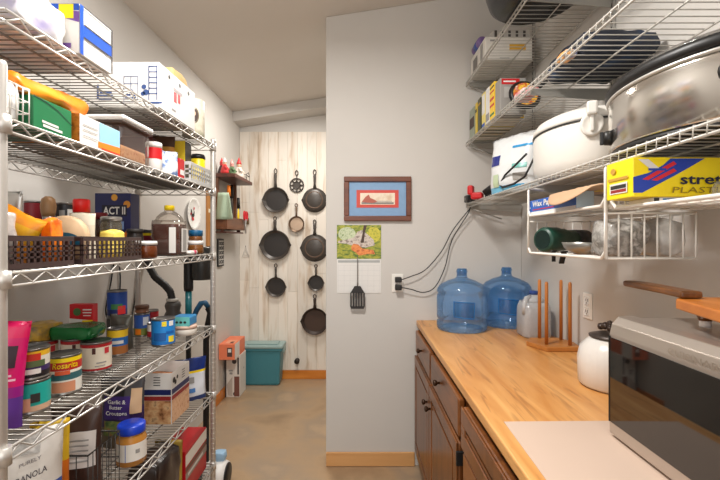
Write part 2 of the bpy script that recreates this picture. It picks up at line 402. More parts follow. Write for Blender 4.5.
# ------------------------------------------------------------------ camera and light
cam = bpy.data.cameras.new('camera'); co = bpy.data.objects.new('camera', cam); COL.objects.link(co)
co.location = (0, 0, CH); co.rotation_euler = (PI / 2, 0, 0); cam.sensor_width = 36; cam.lens = F / 720 * 36; cam.clip_start = .02
scene.camera = co
def area(name, loc, rot, size, power, col, sy=None):
    l = bpy.data.lights.new(name, 'AREA'); l.energy = power; l.color = col; l.size = size
    if sy: l.shape = 'RECTANGLE'; l.size_y = sy
    o = bpy.data.objects.new(name, l); COL.objects.link(o); o.location = loc; o.rotation_euler = rot
    return o
area('ceiling_lamp', (-.26, 1.15, 2.66), (0, 0, 0), .32, 40, (1, .97, .93))
area('fill_lamp', (.0, -.9, 1.9), (math.radians(80), 0, 0), 1.8, 19, (1, .98, .96))
area('hall_lamp', (-.45, 3.3, 2.68), (0, 0, 0), .4, 25, (1, .95, .89))
w = bpy.data.worlds.new('world'); scene.world = w; w.use_nodes = True
w.node_tree.nodes['Background'].inputs[0].default_value = (1, .99, .97, 1); w.node_tree.nodes['Background'].inputs[1].default_value = .75
scene.view_settings.view_transform = 'Standard'; scene.view_settings.look = 'None'; scene.view_settings.exposure = 0.0

# ================================================================== LEFT RACK
RX, RB, RY0, RY1 = -.737, -1.12, .862, 2.095
SH = dict(A=1.890, B=1.664, C=1.340, D=.974, E=.640, G=.285)
TOP = {q: v + .0045 for q, v in SH.items()}
rack = thing('wire_shelving_rack', 'chrome wire shelving rack crowded with food along the left wall', 'shelving rack', (RX, RY0, 0))
rk = Vector((RX, RY0, 0))
for (px_, py_, zt) in ((RX - .0107, RY0, 1.778), (RX - .005, RY1, 1.915), (RB, RY0, 1.915), (RB, RY1, 1.915)):
    k = M(); p = Vector((px_, py_, 0)) - rk
    k.lathe([(.009, .012), (.0127, .014), (.0127, zt - .004), (.011, zt + .004), (0, zt + .006)], 14, p)
    for i in range(int((zt - .1) / .0254) if zt > 1.8 else 0):
        zz = .08 + i * .0254; k.lathe([(.0127, zz), (.0131, zz + .001), (.0131, zz + .003), (.0127, zz + .004)], 12, p)
    post = k.out('post', CHROME, rack)
    k = M(); k.lathe([(.0, 0), (.018, .002), (.02, .01), (.012, .014), (.0, .014)], 14, p); k.out('levelling_foot', BLACK, post)
for q, z in SH.items():
    k = M(); z0 = z
    n = int((RY1 - RY0 - .03) / .0245)
    for i in range(n + 1):
        y = RY0 + .015 + (RY1 - RY0 - .03) * i / n
        k.tube([(RB - rk.x, y - rk.y, z0 + .0015), (RX - rk.x, y - rk.y, z0 + .0015)], .0019, 5)
    for xx in (RB + .09, (RB + RX) / 2, RX - .09):
        k.tube([(xx - rk.x, .012, z0 - .0035), (xx - rk.x, RY1 - RY0 - .012, z0 - .0035)], .003, 5)
    deck = k.out('shelf', DECK_SHADED, rack)
    L = RY1 - RY0
    for (x0, y0, x1, y1, nz) in ((RX, .0, RX, L, 17), (RB, .0, RB, L, 17), (RB, 0, RX, 0, 5), (RB, L, RX, L, 5)):
        k = M(); a = Vector((x0 - rk.x, y0, z0)); b = Vector((x1 - rk.x, y1, z0)); dn = Vector((0, 0, -.027))
        k.tube([a, b], .0031, 6); k.tube([a + dn, b + dn], .0031, 6)
        zz = []
        for i in range(nz * 2 + 1): zz.append(a.lerp(b, i / (nz * 2)) + Vector((0, 0, -.002 if i % 2 else -.025)))
        k.tube(zz, .0026, 5); k.out('edge_truss', CHROME, deck)
    for (px_, py_) in ((RX - .005, RY0), (RX - .005, RY1), (RB, RY0), (RB, RY1)):
        if q == 'A' and px_ > RB and py_ == RY0: continue
        k = M(); k.lathe([(.0142, -.032), (.0160, -.032), (.0152, .006), (.0142, .006)], 14, (px_ - rk.x, py_ - rk.y, z0))
        k.out('post_collar', CHROME, deck)

# ================================================================== RIGHT WALL SHELVES
SX0, SX1 = .66, .992
SR = dict(top=2.392, mid=2.020, low=1.640)
WSH = mat((196, 192, 184), .4, .25, .03)
def wall_shelf(label, zt, y0=.35, y1=2.575):
    t = thing('wire_wall_shelf', label, 'wall shelf', (SX1, y0, zt)); o = Vector((SX1, y0, zt))
    k = M(); n = int((y1 - y0) / .0335)
    for i in range(n + 1):
        y = (y1 - y0) * i / n
        k.tube([(-.001, y, -.0035), (SX0 - SX1, y, -.0035), (SX0 - SX1 - .001, y, -.028)], .0019, 5)
    for xx in (-.003, -.165): k.tube([(xx, 0, -.0075), (xx, y1 - y0, -.0075)], .003, 5)
    k.out('shelf_deck', WSH, t)
    k = M()
    for dz in (-.0075, -.029): k.tube([(SX0 - SX1 + .002, 0, dz), (SX0 - SX1 + .002, y1 - y0, dz)], .0036, 6)
    k.tube([(SX0 - SX1 + .002, y1 - y0, -.0075), (-.003, y1 - y0, -.0075)], .003, 5)
    k.out('front_lip', WSH, t)
    for yb in (y1 - .012, 1.647, .75):
        k = M(); y = yb - y0
        k.prism([(SX0 - SX1 + .015, -.036), (0, -.06), (.006, -.012), (SX0 - SX1 + .015, -.012)], (0, y - .006, 0), (1, 0, 0), (0, 0, 1), (0, 1, 0), .004)
        if yb == y1 - .012: k.tube([(SX0 - SX1 + .02, y - .004, -.034), (-.12, y - .004, -.10)], .004, 6)
        k.out('bracket', mat((170, 167, 160), .4, .5, .03), t)
    return t
wall_shelf('top white wire wall shelf on the right holding the black roaster', SR['top'])
wall_shelf('middle white wire wall shelf on the right holding cookbooks', SR['mid'])
wall_shelf('lowest white wire wall shelf on the right carrying the two slow cookers', SR['low'])
STD = {2.4: 'slotted metal shelf standard on right wall, the farthest one', 1.647: 'slotted metal shelf standard on right wall, the nearer one above the steel cooker'}
for y, lab in STD.items():
    t = thing('shelf_standard', lab, 'wall bracket', (XR, y, 1.6))
    k = M(); k.box(-.012, -.001, -.012, .012, .0, 1.1, .002)
    k.out('channel', mat((178, 176, 170), .4, .4, .03), t)
    k = M()
    for i in range(34): k.box(-.0128, -.0118, -.0025, .0025, .02 + i * .031, .036 + i * .031)
    k.out('slot', BLACK, t)['kind'] = 'stuff'

# ================================================================== CABINETS + WORKTOP
CABX = .372
DW = wood((88, 50, 24), (136, 82, 40), 'Z', .3, 6); DWY = wood((92, 52, 24), (146, 88, 42), 'Y', .3, 6)
LW = wood((200, 134, 66), (230, 174, 106), 'Y', .34, 5.0, (140, 82, 36))
k = M(); k.box(.352, XR - .001, -.3, YP - .001, .876, .91, .005)
top = k.out('worktop', LW); tag(top, 'long light maple worktop running along the right wall over dark cabinets', 'worktop')
def knob(p, par, m=None):
    q = M(); q.lathe([(.006, 0), (.005, .008), (.012, .015), (.0145, .022), (.011, .028), (0, .03)], 14, (0, 0, 0), axis='X')
    o = q.out('knob', m or mat((60, 38, 22), .3, .5), par); o.matrix_local = Matrix.Translation(p) @ Matrix.Rotation(PI, 4, 'Z'); return o
def front_panel(par, name, y0, y1, z0, z1, raised, kp, org):
    q = M(); q.box(CABX - .027 - org.x, CABX - .0005 - org.x, y0 - org.y, y1 - org.y, z0, z1, .007)
    o = q.out(name, DWY if not raised else DW, par)
    if raised:
        q = M(); s = .055
        for (a, b, c, d) in ((y0, y1, z1 - s, z1), (y0, y1, z0, z0 + s), (y0, y0 + s, z0 + s, z1 - s), (y1 - s, y1, z0 + s, z1 - s)):
            q.box(CABX - .034 - org.x, CABX - .0265 - org.x, a + .0005 - org.y, b - .0005 - org.y, c + .0005, d - .0005, .0035)
        q.out('door_frame', DW, o)
        q = M(); q.box(CABX - .032 - org.x, CABX - .0265 - org.x, y0 + s + .012 - org.y, y1 - s - .012 - org.y, z0 + s + .012, z1 - s - .012, .006); q.out('raised_panel', DW, o)
    if kp: knob((CABX - (.035 if raised else .027) - org.x, kp[0] - org.y, kp[1]), o)
    return o
def cabinet(label, y0, y1, fronts):
    t = thing('base_cabinet', label, 'cabinet', (CABX, y0, 0)); org = Vector((CABX, y0, 0))
    q = M(); q.box(0, XR - .002 - CABX, .0005, y1 - y0 - .0005, .1, .8755); q.out('carcass', DW, t)
    q = M(); q.box(.06, XR - .002 - CABX, .001, y1 - y0 - .001, .001, .0995); q.out('toe_kick', mat((60, 38, 22), .5), t)
    for f in fronts:
        o = front_panel(t, f[0], *f[1:5], f[5], f[6], org)
        if f[5] and f[1] < 1.6 and f[0] == 'door':
            for zz in (.17, .62):
                q = M(); q.box(CABX - .036 - org.x, CABX - .001 - org.x, f[1] - .012 - org.y, f[1] - .001 - org.y, zz, zz + .05, .002)
                q.out('hinge', BLACK, o)
cabinet('dark wooden base cabinet with two drawers above two panelled doors by the partition', 1.42, 2.592, [
    ('drawer', 2.055, 2.575, .715, .852, False, (2.32, .79)), ('drawer', 1.46, 2.025, .715, .852, False, (1.80, .79)),
    ('door', 2.04, 2.575, .115, .698, True, (2.075, .60)), ('door', 1.46, 2.03, .115, .698, True, (1.99, .60))])
cabinet('dark wooden drawer cabinet nearest the camera under the worktop', .25, 1.4195, [
    ('drawer', .29, 1.395, .715, .852, True, (.84, .79)), ('drawer', .29, 1.395, .42, .698, False, (.84, .57)), ('drawer', .29, 1.395, .115, .405, False, (.84, .26))])
# paper sheet on the near end of the worktop
k = M(); k.prism([(.395, 1.14), (XR - .06, 1.15), (XR - .05, .3), (.372, .3)], (0, 0, .9105), (1, 0, 0), (0, 1, 0), (0, 0, 1), .0008)
tag(k.out('paper_sheet', mat((206, 182, 164), .6, 0, .03, 5)), 'pale sheet of paper lying on the near end of the worktop', 'paper')
# ================================================================== ON THE LEFT RACK
KRAFT = mat((186, 150, 108), .6); SILV = mat((186, 184, 180), .3, .7, .12); TEAL = mat((30, 168, 156), .4); PURP = mat((92, 50, 140), .4)
MAG = mat((214, 20, 108), .35); DRED = mat((128, 22, 34), .45); LBLUE = mat((150, 198, 224), .4); MAROON = mat((74, 20, 24), .45)
CLR = clear((236, 234, 230), .14); AMBER = mat((150, 92, 40), .3); SNACK = blotch([(206, 138, 84), (226, 176, 128), (190, 104, 60)], 60, .6)
Az, Bz, Cz, Dz, Ez, Gz = (TOP[q] for q in 'ABCDEG')
PAPER = mat((222, 219, 214), .5, 0, .02)

# ---- top shelf
softthing('paper_towel_pack', 'crumpled white plastic wrapped pack at the near end of the top rack shelf', 'package', (-.885, .985, Az), (.27, .155, .1), blotch([(214, 212, 212), (236, 234, 232), (200, 198, 200), (150, 140, 190)], 12, .3, lo=.25, hi=.8), .012, 3, .2)
bx = (-1.02, -.727, 1.075, 1.215, Az, .128); DBL = mat((30, 78, 178), .4); PVI = mat((110, 72, 150), .4)
t = carton('diaper_box', 'white carton with blue and purple print and a yellow tag on the top rack shelf', 'carton', bx, PAPER, [
    ('blue_band', 'n', [(.2, .93), (1, .86), (1, 1), (.2, 1)], DBL), ('purple_band', 'n', [(.5, .84), (.75, .78), (1, .62), (1, .84), (.7, .93), (.5, .95)], PVI),
    ('yellow_tag', 'n', rect(.82, .70, .95, .99), YEL), ('purple_disc', 'n', disc(.78, .55, .055, 14, 2.2), PVI), ('blue_disc', 'n', disc(.68, .7, .045, 14, 2.2), DBL), ('small_print', 'n', rect(.74, .1, .93, .2), PVI),
    ('blue_edge', 'r', rect(0, 0, .1, 1), DBL), ('blue_stripe', 'r', [(.1, .38), (1, .38), (1, .62), (.1, .62)], DBL),
    ('dark_edge', 'r', rect(.965, 0, 1, 1), mat((60, 58, 62))), ('dark_edge', 'r', rect(.1, .97, 1, 1), mat((60, 58, 62))), ('dark_line', 'r', rect(.1, .355, 1, .385), mat((60, 58, 62))), ('dark_line', 'r', rect(.1, .615, 1, .645), mat((60, 58, 62)))])
bx = (-1.06, -.733, 1.515, 1.842, Az, .166); INK = mat((54, 78, 130), .5); L = .003 / .327; Hh = .003 / .166
def strokes(t, fc, size, lines, m, name, th=.0026):
    k = M(); f = face(size, fc, .001)
    for (u0, v0, u1, v1) in lines:
        a, b = Vector((u0 * (size[0] if fc == 'n' else size[1]), v0 * size[2])), Vector((u1 * (size[0] if fc == 'n' else size[1]), v1 * size[2]))
        d = (b - a).normalized(); nn = Vector((-d.y, d.x)) * th / 2
        for p in ([a - nn, b - nn, b + nn, a + nn],): k.poly([f(q.x, q.y) for q in p])
    return k.out(name, m, t)
t = carton('white_gift_carton', 'large white carton with blue window and ladder drawings on the top rack shelf', 'carton', bx, PAPER, [
    ('logo_patch', 'r', rect(.36, .36, .44, .6), mat((206, 60, 66), .5)), ('logo_patch', 'r', rect(.47, .40, .54, .62), mat((206, 60, 66), .5)), ('logo_patch', 'r', rect(.35, .62, .6, .7), mat((160, 150, 148), .5)), ('logo_patch', 'r', rect(.3, .14, .42, .18), mat((150, 146, 146), .5)),
    ('handle_hole', 'r', disc(.24, .85, .028, 10, 1.9), BLACK), ('handle_hole', 'r', disc(.52, .85, .028, 10, 1.9), BLACK), ('handle_hole', 'r', disc(.78, .85, .028, 10, 1.9), BLACK)])
sz = (bx[1] - bx[0], bx[3] - bx[2], bx[5])
def U(p): return (X(p, 1.515) + 1.06) / .327
lad = [(U(149), .16, U(149), .92), (U(157), .16, U(157), .92)] + [(U(149), v, U(157), v) for v in (.3, .42, .54, .66, .78, .9)]
strokes(t, 'n', sz, lad, INK, 'ladder_drawing', .0034)
strokes(t, 'n', sz, [(U(124), .08, U(124), .68), (U(138), .08, U(138), .68), (U(124), .68, U(138), .68), (U(131), .4, U(131), .68), (U(124), .52, U(138), .52), (U(124), .12, U(138), .12)], INK, 'window_drawing', .002)
k = M(); f_ = face(sz, 'n', .001)
for (pu, pv, r) in ((U(144), .45, .009), (U(146), .33, .011), (U(143), .3, .008), (U(131), .34, .01), (U(128), .24, .011), (U(134), .22, .009)): k.poly([f_(a, b) for a, b in disc(pu * sz[0], pv * sz[2], r)])
k.out('figure_drawing', INK, t)
strokes(t, 'n', sz, [(U(98), .25, U(113), .25), (U(100), .32, U(112), .32), (U(99), .18, U(112), .18), (U(98), .18, U(98), .5), (U(150), .1, U(162), .1)], INK, 'cart_drawing', .007)
softthing('cloth_pouch', 'small tan cloth pouch lying on top of the white carton with the ladder drawing', 'pouch', (-.80, 1.745, Az + .1665), (.09, .14, .05), mat((190, 160, 104), .7), .006, 5)
t = thing('decorated_tin', 'cream tin with a dark oval portrait at the far end of the top rack shelf', 'tin', (-.785, 1.955, Az))
M().lathe([(.047, 0), (.05, .004), (.05, .165), (.046, .172), (0, .174)], 28).out('tin_body', blotch([(206, 200, 178), (222, 216, 196), (178, 176, 150)], 30, .4), t)
a0 = math.atan2(-1.955, .785); cm = lambda r: (lambda u, v: (r * math.cos(a0 + u / r), r * math.sin(a0 + u / r), v))
patch(t, 'oval_frame', disc(.0, .09, .026, 18, 1.5), cm(.0508), mat((110, 100, 80), .5)); patch(t, 'portrait', disc(.0, .09, .021, 18, 1.5), cm(.0514), mat((64, 44, 34), .5)); patch(t, 'portrait_face', disc(.002, .098, .009, 12, 1.3), cm(.052), mat((200, 168, 140), .5))

# ---- second shelf
t = thing('wire_basket', 'small white wire basket at the near end of the second rack shelf', 'basket', (-.855, .918, Bz)); k = M()
for z in (.003, .03, .057, .084):
    k.tube([(-.095, -.035, z), (.095, -.035, z), (.095, .035, z), (-.095, .035, z)], .0018, 5, True)
for i in range(8): k.tube([(-.095 + .19 * i / 7, -.035, .084), (-.095 + .19 * i / 7, -.035, .003), (-.095 + .19 * i / 7, .035, .003), (-.095 + .19 * i / 7, .035, .084)], .0016, 5)
for i in range(1, 4): k.tube([(.095, -.035 + .07 * i / 4, .003), (.095, -.035 + .07 * i / 4, .084)], .0016, 5)
k.out('wire_mesh', WIREW, t); M().tube([(-.095, -.035, .086), (.095, -.035, .086), (.095, .035, .086), (-.095, .035, .086)], .003, 6, True).out('rim', WIREW, t)
softthing('snack_bag', 'white crinkled snack bag inside the small white wire basket', 'bag', (-.855, .918, Bz + .006), (.165, .056, .09), blotch([(238, 236, 234), (210, 208, 206), (120, 118, 120)], 22, .35, lo=.35, hi=.85), .005, 8, .25)
GB = mat((22, 112, 66), .4)
t = carton('granola_bar_box', 'green carton with white print lying under the orange sack on the rack', 'carton', (-.94, -.757, .962, 1.09, Bz, .079), GB, [
    ('dark_curve', 'r', [(0, .96), (.3, .9), (.62, .78), (1, .5), (1, .54), (.62, .83), (.3, .95), (0, 1)], mat((12, 60, 38))), ('white_print', 'r', [(.2, .28), (.62, .26), (.62, .33), (.2, .35)], PAPER), ('white_print', 'r', [(.22, .16), (.72, .14), (.72, .22), (.22, .24)], PAPER)])
softthing('orange_sack', 'bright orange plastic sack draped over the green carton on the rack', 'sack', (-.845, 1.055, Bz + .0835), (.15, .245, .042), blotch([(150, 60, 6), (240, 126, 16), (255, 150, 30)], 16, .4, lo=.3, hi=.55), .013, 2, .3)  # darkest orange of the mottling paints in the shade of the folds
CRK = blotch([(196, 104, 28), (226, 140, 50), (150, 76, 20)], 46, .5)
t = carton('cracker_box', 'white and light blue cracker carton with an orange end on the second rack shelf', 'carton', (-.935, -.753, 1.115, 1.30, Bz, .0825), PAPER, [
    ('orange_end', 'n', rect(0, 0, 1, 1), CRK), ('blue_patch', 'r', [(.45, .3), (1, .3), (1, .98), (.45, .98)], LBLUE), ('orange_strip', 'r', [(.42, .1), (1, .1), (1, .36), (.42, .3)], ORANGE), ('red_strip', 'r', rect(.5, .02, 1, .12), mat((200, 60, 30))),
    ('fine_print', 'r', rect(.06, .66, .4, .69), GREY), ('fine_print', 'r', rect(.06, .5, .4, .53), GREY), ('fine_print', 'r', rect(.06, .3, .4, .33), GREY)])
t = thing('storage_tub', 'clear plastic tub of snacks with a white lid on the second rack shelf', 'tub', (-.842, 1.425, Bz))
M().box(-.075, .078, -.088, .088, 0, .118, .012).out('tub_body', clear((248, 236, 230), .06, .08, .12, .25), t)
M().box(-.066, .069, -.079, .079, .004, .055, .012).out('contents', SNACK, t)
M().box(-.082, .085, -.095, .095, .119, .128, .004).out('lid_gasket', mat((74, 60, 52), .5), t)
M().box(-.084, .087, -.098, .098, .1285, .146, .007).out('lid', WHITE, t)
jar('white jar with a red band and white cap beside the clear tub on the rack', -.795, 1.60, Bz, .029, .116, WHITE, WHITE, .022, None, .8, RED, (.55, 1.0))
softthing('foil_packet', 'dark maroon foil packet behind the jars on the second rack shelf', 'packet', (-.92, 1.70, Bz), (.15, .1, .165), MAROON, .008, 4, .3)
PK = blotch([(232, 230, 226), (210, 214, 220), (90, 130, 190), (230, 170, 90)], 34, .4, lo=.4, hi=.75)
pouch('rice_packet', 'white printed packet with small coloured pictures on the second rack shelf', 'packet', (-.775, 1.685, Bz), .075, .10, .04, [(1, PK)], math.radians(55), 3)
t = carton('snack_carton', 'small red and white snack carton next to the grey basket on the rack', 'carton', (-.83, -.755, 1.735, 1.785, Bz, .085), RED, [('white_grid', 'n', rect(.1, .15, .5, .5), WHITE), ('dark_grid', 'n', rect(.55, .3, .9, .9), DARK), ('white_grid', 'r', rect(.1, .2, .9, .45), WHITE)])
pouch('coffee_bag', 'brown coffee bag with gold print at the far end of the second rack shelf', 'bag', (-.855, 1.79, Bz), .11, .19, .045, [(.55, BROWN), (.2, GOLD), (.25, mat((70, 44, 26)))], math.radians(10), 6)
lattice_basket('light grey plastic basket at the far end of the second rack shelf', -.93, -.747, 1.825, 2.075, Bz, .085, mat((188, 188, 186), .5), 10, 3)
t = carton('tea_box', 'tall yellow and dark grey carton standing inside the light grey basket', 'carton', (-.86, -.79, 1.875, 1.945, Bz + .0045, .185), mat((66, 64, 62), .45), [('yellow_side', 'n', rect(0, 0, 1, 1), mat((250, 220, 60), .4)), ('printed_line', 'n', rect(.2, .5, .8, .54), GOLD), ('printed_line', 'n', rect(.2, .35, .8, .38), GOLD)])
t = thing('yellow_canister', 'round yellow canister with a black lid inside the light grey basket', 'canister', (-.785, 2.01, Bz + .0045))
M().lathe([(.03, 0), (.033, .004), (.033, .125), (.03, .128), (0, .128)], 24).out('canister_body', YEL, t); M().lathe([(.034, .1285), (.034, .14), (.028, .15), (0, .152)], 24).out('lid', BLACK, t)

# ---- third shelf
PLB = mat((66, 48, 46), .4, 0, .05)
lattice_basket('brown plastic basket of snack bags at the near end of the third rack shelf', -1.06, -.756, .888, 1.093, Cz, .073, PLB, 11, 4)
lattice_basket('brown plastic basket of jars in the middle of the third rack shelf', -1.06, -.756, 1.128, 1.43, Cz, .073, PLB, 14, 4)
pouch('chip_bag', 'yellow and orange chip bag leaning in the nearest brown basket', 'bag', (-.88, 1.0, Cz + .045), .165, .11, .05, [(.4, mat((240, 150, 24), .3)), (.35, mat((250, 186, 40), .3)), (.25, mat((240, 150, 30), .3))], 0, 4, amp=.006, rot=(0, .45, .05))
softthing('clear_bag', 'greyish clear plastic bag bulging at the front of the nearest brown basket', 'bag', (-.85, .918, Cz + .005), (.16, .028, .125), blotch([(150, 140, 136), (210, 200, 192), (120, 110, 108)], 20, .25), .008, 7, .3)
pouch('foil_bag', 'silver foil bag standing at the back of the nearest brown basket', 'bag', (-.893, 1.058, Cz + .005), .07, .185, .028, [(1, SILV)], 0, 9, amp=.003)
softthing('candy_bag', 'orange red candy bag in the nearest brown basket beside the yellow chip bag', 'bag', (-.785, 1.055, Cz + .005), (.03, .04, .115), blotch([(230, 60, 20), (250, 140, 30), (240, 90, 30)], 40, .3), .007, 12, .3)
can('dark red can standing behind the chip bag on the third rack shelf', -1.091, 1.385, Cz, .026, .195, [(1, DRED)])
t = thing('pepper_grinder', 'amber pepper grinder with a wooden knob top on the third rack shelf', 'pepper grinder', (-.995, 1.325, Cz + .0045))
M().lathe([(.02, 0), (.024, .004), (.024, .09), (.018, .1)], 20).out('glass_body', clear((170, 90, 40), .7), t)
M().lathe([(.018, .1), (.021, .11), (.015, .13), (.017, .135)], 20).out('metal_collar', SILV, t)
M().lathe([(.017, .135), (.02, .15), (.022, .17), (.018, .192), (.009, .2), (0, .2)], 20).out('wooden_top', wood((150, 108, 70), (190, 150, 106), 'Z', .4), t)
can('black can with white markings behind the red capped shaker', -.985, 1.39, Cz + .0045, .029, .185, [(1, mat((30, 32, 36), .4))], patches=[(-.02, .72, -.003, .86, GREY), (.004, .70, .022, .88, WHITE), (-.018, .5, .018, .58, GREY)])
t = thing('flatbread_pack', 'round tan flatbread pack with a teal half circle label in the middle basket', 'package', (-.828, 1.17, Cz + .006), math.radians(14)); t.scale = (.86, .86, .95)
M().lathe([(.0, -.02), (.06, -.02), (.067, -.012), (.067, .012), (.06, .02), (0, .02)], 30, (0, 0, .068), 1, 1, 'Y').out('bread_stack', mat((208, 176, 138), .6), t)
patch(t, 'teal_label', [(-.06, .005)] + [(.058 * math.cos(PI - a * PI / 14), .005 + .04 * math.sin(a * PI / 14)) for a in range(15)], lambda u, v: (u - .0, -.0207, .04 + v), mat((24, 92, 120), .4))
t = thing('seasoning_shaker', 'tall seasoning shaker with a bright red cap in the middle brown basket', 'shaker', (-.862, 1.285, Cz + .0045))
M().lathe([(.02, 0), (.0225, .003), (.0225, .142), (.02, .146)], 22).out('shaker_body', mat((214, 196, 164), .4), t); M().lathe([(.0232, .1465), (.0232, .183), (.021, .187), (0, .187)], 22).out('cap', mat((226, 28, 24), .35), t)
gridpatch(t, 'paper_label', -.03, .03, .02, .12, (lambda a: (lambda u, v: (.0231 * math.cos(a + u / .0231), .0231 * math.sin(a + u / .0231), v)))(math.atan2(-1.285, .862)), mat((228, 214, 184), .5), 10, 1)
pouch('flour_bag', 'cream paper flour bag with red marks in the middle brown basket', 'bag', (-.826, 1.236, Cz + .005), .075, .14, .04, [(.75, CREAM), (.25, mat((236, 226, 204), .5))], math.radians(5), 11, decals=[('red_mark', -.8, -.45, .3, .62, RED), ('red_mark', .1, .5, .12, .28, RED)])
softthing('yellow_pouch', 'yellow bag with a red spot at the far end of the middle basket', 'bag', (-.80, 1.34, Cz + .005), (.05, .06, .09), blotch([(238, 206, 60), (246, 222, 110), (240, 200, 70), (220, 60, 30)], 24, .4, lo=.3, hi=.8), .006, 15)
t = carton('popcorn_box', 'dark blue popcorn carton lettered ACT II at the back of the third rack shelf', 'carton', (-1.112, -.962, 1.74, 1.81, Cz, .262), mat((24, 30, 92), .4), [
    ('yellow_popcorn', 'n', disc(.55, .93, .09, 12, .6), mat((236, 170, 60))), ('yellow_popcorn', 'n', disc(.9, .82, .1, 12, .6), mat((226, 150, 50))), ('dark_panel', 'n', rect(.2, .63, .9, .81), mat((14, 16, 46))), ('orange_picture', 'n', disc(.92, .32, .1, 12, .8), ORANGE), ('light_blue_patch', 'n', rect(.66, .42, .82, .55), mat((130, 160, 210)))],
    [('ACT II', 'n', .55, .72, .62, .125, WHITE, .02)])
jar('slim jar with a dark red lid left of the popcorn carton', -1.0, 1.60, Cz, .022, .17, clear((120, 80, 60), .6), DRED, .024, MAROON)
jar('glass jar with a silver lid and yellow band in front of the popcorn carton', -.902, 1.505, Cz, .034, .15, clear((190, 180, 150), .35), SILV, .016, mat((120, 110, 70), .5), .7, mat((190, 170, 80), .4), (.45, .75))
jar('short jar with a pale lid in front of the popcorn carton', -.83, 1.50, Cz, .03, .075, clear((180, 160, 140), .4), WHITE, .014, BROWN, .8)
jar('small dark jar standing beside the rear rack post', -.90, 1.66, Cz, .03, .11, mat((40, 34, 32), .3), DARK, .016)
pouch('spice_packet', 'red and yellow packet at the back behind the juice jug', 'packet', (-.99, 1.93, Cz), .12, .115, .04, [(.3, MAROON), (.25, mat((150, 140, 130))), (.2, DRED), (.12, YEL), (.13, DARK)], 0, 14)
# juice jug
t = thing('juice_jug', 'large plastic jug half full of dark juice with a yellow cap', 'jug', (-.815, 1.775, Cz))
JB = [(-1, -1), (1, -1), (1, 1), (-1, 1)]
def sq_lathe(prof, seg=32, p=5):
    def fn(a, z):
        return 1.0 / (abs(math.cos(a)) ** p + abs(math.sin(a)) ** p) ** (1 / p)
    return dict(prof=prof, seg=seg, fn=fn)
k = M(); k.lathe(**sq_lathe([(.0, .001), (.056, .001), (.06, .008), (.06, .065), (.056, .07), (.06, .075), (.06, .13), (.057, .148)])); k.lathe([(.058, .146), (.05, .165), (.034, .18), (.02, .188), (.018, .196)], 32); k.out('jug_body', clear((244, 236, 226), .07), t)
k = M(); k.lathe(**sq_lathe([(.0, .004), (.053, .004), (.057, .01), (.057, .132), (0, .132)])); k.out('juice', mat((84, 34, 20), .12), t)
M().lathe([(.0205, .192), (.0205, .21), (.018, .213), (0, .213)], 20).out('cap', YEL, t)
patch(t, 'paper_label', rect(-.02, .015, .04, .115), lambda u, v: (.0605, u, v), PAPER); patch(t, 'nutrition_table', rect(-.006, .02, .028, .11), lambda u, v: (.0611, u, v), GREY)
patch(t, 'paper_label', rect(.026, .012, .054, .118), lambda u, v: (u, -.0608, v), PAPER)
jar('low jar of amber spread with a white lid at the front of the third shelf', -.772, 1.50, Cz, .036, .062, clear((170, 90, 40), .5), WHITE, .014, mat((128, 66, 28), .4), .9)
jar('small amber jar with a white lid under a blue capped jar by the far post', -.782, 1.975, Cz, .036, .062, clear((190, 130, 60), .5), WHITE, .018, AMBER, .9)
jar('tiny jar with a blue cap stacked on the white lidded amber jar', -.782, 1.975, Cz + .0625, .032, .05, clear((180, 120, 60), .5), mat((18, 88, 130), .4), .028, AMBER, .9)
softthing('candy_packet', 'flat pink and white packet lying at the front edge of the third shelf', 'packet', (-.775, 1.88, Cz), (.05, .085, .018), blotch([(220, 70, 110), (240, 236, 232), (236, 230, 224)], 16, .4, (1, 1, 1), 2, .42, .5), .003, 18)

# ---- fourth shelf
pouch('dried_fruit_pouch', 'tall magenta and purple pouch standing at the near end of the fourth shelf', 'pouch', (-.866, .945, Dz), .16, .246, .06, [(.3, PURP), (.12, mat((150, 30, 130), .35)), (.43, MAG), (.15, mat((226, 24, 96), .35))], 0, 1, rot=(0, .075, math.radians(20)),
      decals=[('dark_emblem', .05, .8, .58, .78, mat((50, 30, 44), .4)), ('orange_fruit', .12, .45, .62, .75, ORANGE), ('fine_print', .1, .75, .5, .52, mat((240, 190, 210))), ('fine_print', .1, .85, .46, .48, mat((240, 190, 210))), ('fine_print', .1, .7, .42, .44, mat((240, 190, 210))), ('yellow_mark', .1, .5, .32, .37, mat((240, 160, 60))), ('white_shape', .2, .55, .02, .12, WHITE)], texts=[('Y!', .45, .2, .5, .06, WHITE)])
BWL = mat((232, 228, 214), .4); YL2 = mat((236, 186, 40), .4); PUR2 = mat((66, 46, 104), .4)
can('teal salmon can at the bottom of a stack of two by the magenta pouch', -.838, 1.055, Dz, .043, .082, [(.2, mat((206, 168, 138))), (.8, TEAL)], patches=[(-.03, .12, .0, .5, mat((222, 160, 130))), (.0, .35, .02, .62, DARK)])
can('black bean can with a yellow band stacked on the teal can', -.836, 1.055, Dz + .0835, .0395, .078, [(.22, mat((30, 26, 30))), (.2, PUR2), (.38, BWL), (.2, YL2)], patches=[(-.02, .42, .03, .62, mat((90, 110, 70))), (-.015, .62, .02, .84, mat((206, 50, 34))), (-.02, .2, .02, .36, WHITE)])
can('refried bean can lettered Rosarita with a red and yellow label', -.845, 1.185, Dz, .0435, .11, [(.36, mat((226, 222, 212))), (.2, mat((50, 98, 104))), (.08, BWL), (.24, mat((190, 40, 28))), (.12, YEL)], texts=[('Rosarita', .755, .062, .016, YEL, .004)],
    patches=[(-.03, .08, .028, .34, mat((206, 140, 106))), (-.022, .52, .014, .62, mat((220, 90, 50)))])
CRM = mat((232, 222, 202), .4); CRR = mat((176, 34, 40), .4)
